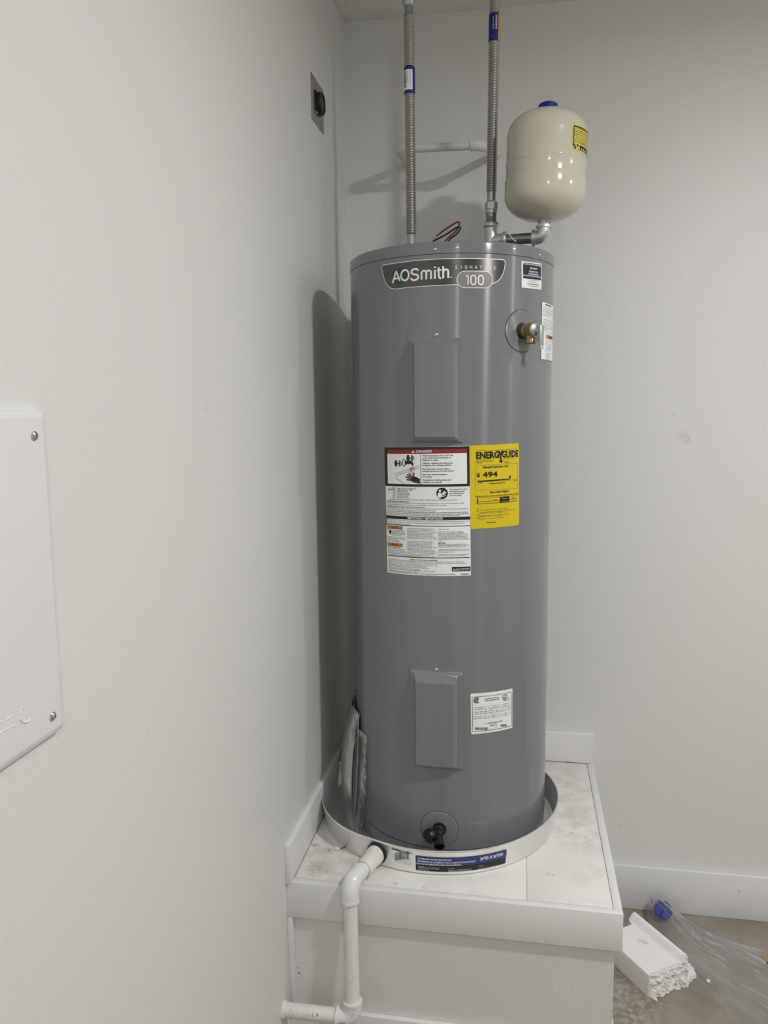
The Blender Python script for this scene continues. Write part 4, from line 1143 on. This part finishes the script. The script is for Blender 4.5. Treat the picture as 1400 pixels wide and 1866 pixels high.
for k in range(6):
    b = MB()
    f0 = packet_sheet(k, R_(-150.5 - 1.6 * ((k * 2) % 5)), R_(-181 - k), .003 + .0050 * k, .012 + .004 * (k % 3), .012 + .022 * ((k * 3) % 4), k * 1.7)
    b.grid(f0, 14, 24)
    f1 = lambda i, j, f0=f0: f0(i, j) + Vector((TC.x - f0(i, j).x, TC.y - f0(i, j).y, 0)).normalized() * .0012
    b.grid(f1, 14, 24, flip=True)
    b.grid(lambda i, j: f0(0, j).lerp(f1(0, j), i), 1, 24, flip=True)
    b.grid(lambda i, j: f0(i, 1).lerp(f1(i, 1), j), 14, 1, flip=True)
    o = b.build('paper_sheet', M['paper'], pk, smooth=60)
b = MB(); b.grid(packet_sheet(7, R_(-145), R_(-186), .0345, 0, 0, 11), 18, 28); b.build('clear_sleeve', M['sleeve'], pk, smooth=80)
b = MB(); b.grid(packet_sheet(8, R_(-139), R_(-186), .0015, 0, .05, 15), 18, 28); b.build('clear_sleeve', M['sleeve'], pk, smooth=80)

# ================================================================== THINGS ON THE FLOOR BY THE PLATFORM
A = Vector((.9040, -.4040, 0)); e1 = Vector((.834, .552, 0)); e2 = Vector((-.556, .831, 0)); e3 = Vector((0, 0, 1))
FL = Matrix(((e1.x, e2.x, 0, A.x), (e1.y, e2.y, 0, A.y), (0, 0, 1, A.z), (0, 0, 0, 1)))
foam = thing('foam_block', A + e1 * .07 + e2 * .1, 'broken white foam packing block on the floor at the right foot of the platform', 'packing foam')
sec = [(0, .001), (0, .064), (.0015, .0665), (.040, .0670), (.104, .0670), (.112, .0690), (.124, .0830), (.1265, .0850), (.1350, .0850), (.1375, .0835), (.1420, .040), (.1430, .001)]


def jag(u, z, seed, amp):
    return amp * (noise.noise(Vector((u * 55 + seed, z * 55, seed))) + .6 * noise.noise(Vector((u * 160, z * 160 + seed, 3.1))))


b = MB()
# body: section swept along e2; the front end is ragged
NL = 24; dense = []
for (p_, q_) in zip(sec, sec[1:]):
    k = max(1, int(math.dist(p_, q_) / .006)); dense += [(p_[0] + (q_[0] - p_[0]) * i / k, p_[1] + (q_[1] - p_[1]) * i / k) for i in range(k)]
dense.append(sec[-1])
L_ = len(dense); vs = []


def lend(u, z):
    return .186 + (.022 if u > .108 else 0)


for j in range(NL + 1):
    for (u, z) in dense:
        v0 = .002 + jag(u, z, 2.0, .0045) if u > .004 else 0.0
        vs.append(FL @ Vector((u, v0 + (lend(u, z) - v0) * j / NL, z)))
b.add(vs, [(j * L_ + i, j * L_ + i + 1, (j + 1) * L_ + i + 1, (j + 1) * L_ + i) for j in range(NL) for i in range(L_ - 1)])
b.add([FL @ Vector((u, lend(u, z), zz)) for (u, z) in dense for zz in (z, .001)], [(2 * i, 2 * i + 1, 2 * i + 3, 2 * i + 2) for i in range(L_ - 1)])
b.build('block_body', M['foam'], foam, smooth=40)
b = MB()


def topz(u):
    for (p_, q_) in zip(sec[1:-1], sec[2:]):
        if p_[0] <= u <= q_[0]: return p_[1] + (q_[1] - p_[1]) * (u - p_[0]) / max(1e-6, q_[0] - p_[0])
    return .002


def broken(i, j):
    u = .143 * i; zt_ = topz(u); z = .001 + (zt_ - .001) * j
    ed = min(1, min(i, 1 - i) * 12)
    out_ = -.004 - .014 * (1 - j) ** 2 * (.4 + .6 * abs(noise.noise(Vector((u * 40, 1.3, 0)))) * 2)
    if j > .97: return FL @ Vector((u, .006 + jag(u, zt_, 2.0, .0045) * ed, zt_ - .0006))
    return FL @ Vector((u, out_ * ed + jag(u, z, 5.0, .0085) * ed, z))


b.grid(broken, 90, 44)
b.build('broken_face', M['foamb'], foam, smooth=70)
b = MB()


def lip(i, j):
    a = math.pi * 2 * i; r = .036 * (1 + .22 * noise.noise(Vector((math.cos(a) * 3, math.sin(a) * 3, 4)))) * math.sin(math.pi * j / 2) ** .6
    p = Vector((.146 + r * math.cos(a) * 1.15, .030 + r * math.sin(a) * 1.0, .001 + .024 * math.cos(math.pi * j / 2) ** .45 + .002 * noise.noise(Vector((a * 6, j * 9, 2)))))
    return FL @ p


b.grid(lip, 56, 14, flip=True); b.build('broken_lip', M['foamb'], foam, smooth=70)
fo = Vector((.9088, -.266, .067)) - ORG['foam_block']
stain(M['foam'], [(fo.x, fo.y, fo.z, .024, .55), (fo.x + .006, fo.y - .008, fo.z, .010, .9), (fo.x + .012, fo.y - .052, fo.z, .006, .8)], (.50, .46, .40), 75)

b = MB()
b.lathe([(0, 0), (.0045, .0003), (.0060, .003), (.0048, .007), (.0020, .0090), (0, .0092)], (1.0797, -.3172, .0002), n=7)
for v in b.v: v += Vector((noise.noise(v * 300), noise.noise(v * 310 + Vector((3, 0, 0))), 0)) * .0015
tag(b.build('foam_crumb', M['foamb']), 'tiny white foam crumb on the floor right of the foam block', 'foam crumb')

# blue cap inside the clear bag
cp = Vector((1.000, -.066, .0405)); cn = Vector((.05, -.86, .42)).normalized()
cap = thing('blue_cap', (.997, -.055, .005), 'blue plastic cap inside the clear plastic bag near the baseboard', 'cap')
b = MB(); b.lathe([(0, -.014), (.0255, -.014), (.0270, -.012), (.0270, .004), (.0255, .006), (.0235, .006), (.0230, -.004), (0, -.004)], cp, cn, 32); b.build('cap_shell', M['bluep'], cap)
b = MB(); b.lathe([(0, -.004), (.0125, -.004), (.0125, .011), (.0110, .0135), (0, .0135)], cp + Vector((.004, 0, -.0135)) + cn * .002, cn, 24); b.build('cap_plug', M['bluep'], cap)


# clear bag: a puffed end over the cap that collapses into a long crumpled sheet
def film_z(i, j, seed, amp):
    # folds that run along the sheet (i across, j along), with a few cross creases
    a = abs(noise.noise(Vector((i * 5 + j * 1.5, j * 1.6, seed))))
    c = abs(noise.noise(Vector((i * 11 - j * 2, j * 3.5, seed + 5))))
    d = max(0, noise.noise(Vector((i * 7, j * 14, seed + 9))))
    return amp * (a + .6 * c + .35 * d * d)


def quad_pt(c, i, j):
    return (c[0] * (1 - i) + c[1] * i) * (1 - j) + (c[3] * (1 - i) + c[2] * i) * j


bag = thing('plastic_bag', (1.17, -.2, .002), 'crumpled clear plastic bag spread over the floor along the back baseboard', 'plastic bag')
c1 = [Vector((.958, -.118, 0)), Vector((.965, -.018, 0)), Vector((1.46, -.24, 0)), Vector((1.23, -.56, 0))]


def bag_top(i, j):
    # i across the width, j along the length from the cap
    q = quad_pt(c1, i, j)
    edge = math.sin(math.pi * min(1, max(0, i))) ** .5
    puff = .080 * math.exp(-(max(0, j - .05) / .17) ** 2) * min(1, j / .012 + .35) + .012 * math.exp(-((j - .35) / .25) ** 2)
    z = .0022 + edge * (puff + film_z(i, j, 4.0, .010) + .007 * abs(noise.noise(Vector((i * 14, j * 46, 3)))) * math.exp(-(j / .30) ** 2))
    rip = .010 * noise.noise(Vector((i * 9, j * 3, 7)))
    return Vector((q.x + rip, min(q.y + rip, -.016), max(z, .0015)))


b = MB(); b.grid(bag_top, 70, 120); b.build('bag_film', M['film2'], bag, smooth=80)
c2_ = [Vector((1.03, -.27, 0)), Vector((1.06, -.10, 0)), Vector((1.62, -.26, 0)), Vector((1.20, -.66, 0))]


def bag_low(i, j):
    q = quad_pt(c2_, i, j)
    return Vector((q.x + .012 * noise.noise(Vector((i * 5, j * 7, 1))), q.y + .012 * noise.noise(Vector((i * 5, j * 7, 9))), .0014 + film_z(i, j, 9.0, .004) * math.sin(math.pi * j) ** .3))


b = MB(); b.grid(bag_low, 50, 70); b.build('bag_film', M['film'], bag, smooth=80)

b = MB(); b.grid(lambda i, j: Vector((1.255 + .05 * i + .012 * j, -.215 + .055 * j - .01 * i, .0025 + .010 * math.sin(math.pi * i) * (1 - j) + .0008)), 8, 6)
b.grid(lambda i, j: Vector((1.255 + .05 * i + .012 * j, -.215 + .055 * j - .01 * i, .0019 + .010 * math.sin(math.pi * i) * (1 - j) + .0004)), 8, 6, flip=True)
tag(b.build('cardboard_scrap', M['card']), 'brown cardboard scrap under the clear plastic at the right picture edge', 'cardboard')

# plaster chip and nail on the platform
b = MB(); b.lathe([(0, 0), (.0085, .0002), (.0090, .003), (.0050, .0050), (0, .0056)], (.0880, -.6170, ZP), n=9)
for v in b.v: v += Vector((noise.noise(v * 260), noise.noise(v * 270 + Vector((5, 0, 0))), 0)) * .003
tag(b.build('plaster_chip', M['plaster']), 'white plaster chip on the platform left of the drain pan', 'debris')
b = MB(); b.tube([(.0985, -.6165, ZP + .0016), (.1075, -.6070, ZP + .0014)], .0011, 8)
tag(b.build('rusty_nail', mat('rust', (.10, .06, .045), .8)), 'short rusty nail lying beside the plaster chip on the platform', 'nail')

# ================================================================== CEILING LAMPS (above the picture)
places = ('nearest the water heater', 'by the right wall near the back wall', 'above the camera side of the room')
LZ = CEIL - .055
for k, (x, y, pw) in enumerate(LAMPS):
    t = thing('ceiling_lamp', (x, y, CEIL), 'round white surface mounted ceiling lamp ' + places[k], 'lamp', 'round ceiling lamps')
    b = MB(); b.open_lathe([(.066, LZ - .002), (.070, LZ - .006), (.084, LZ - .003), (.088, LZ + .006), (.088, CEIL - .0003)], (x, y, 0), 48); b.build('lamp_housing', M['trim'], t)
    b = MB(); b.lathe([(0, LZ - .0220), (.030, LZ - .0200), (.050, LZ - .0150), (.062, LZ - .0080), (.067, LZ - .0022)], (x, y, 0), n=48); b.build('lamp_lens', M['lens'], t)
    l = bpy.data.lights.new('lamp_light', 'AREA'); l.shape = 'DISK'; l.size = .125; l.energy = pw; l.color = LAMP_COL
    lo = bpy.data.objects.new('lamp_light', l); COL.objects.link(lo); lo.parent = t; lo.location = (0, 0, LZ - CEIL - .024)
bpy.context.view_layer.update()
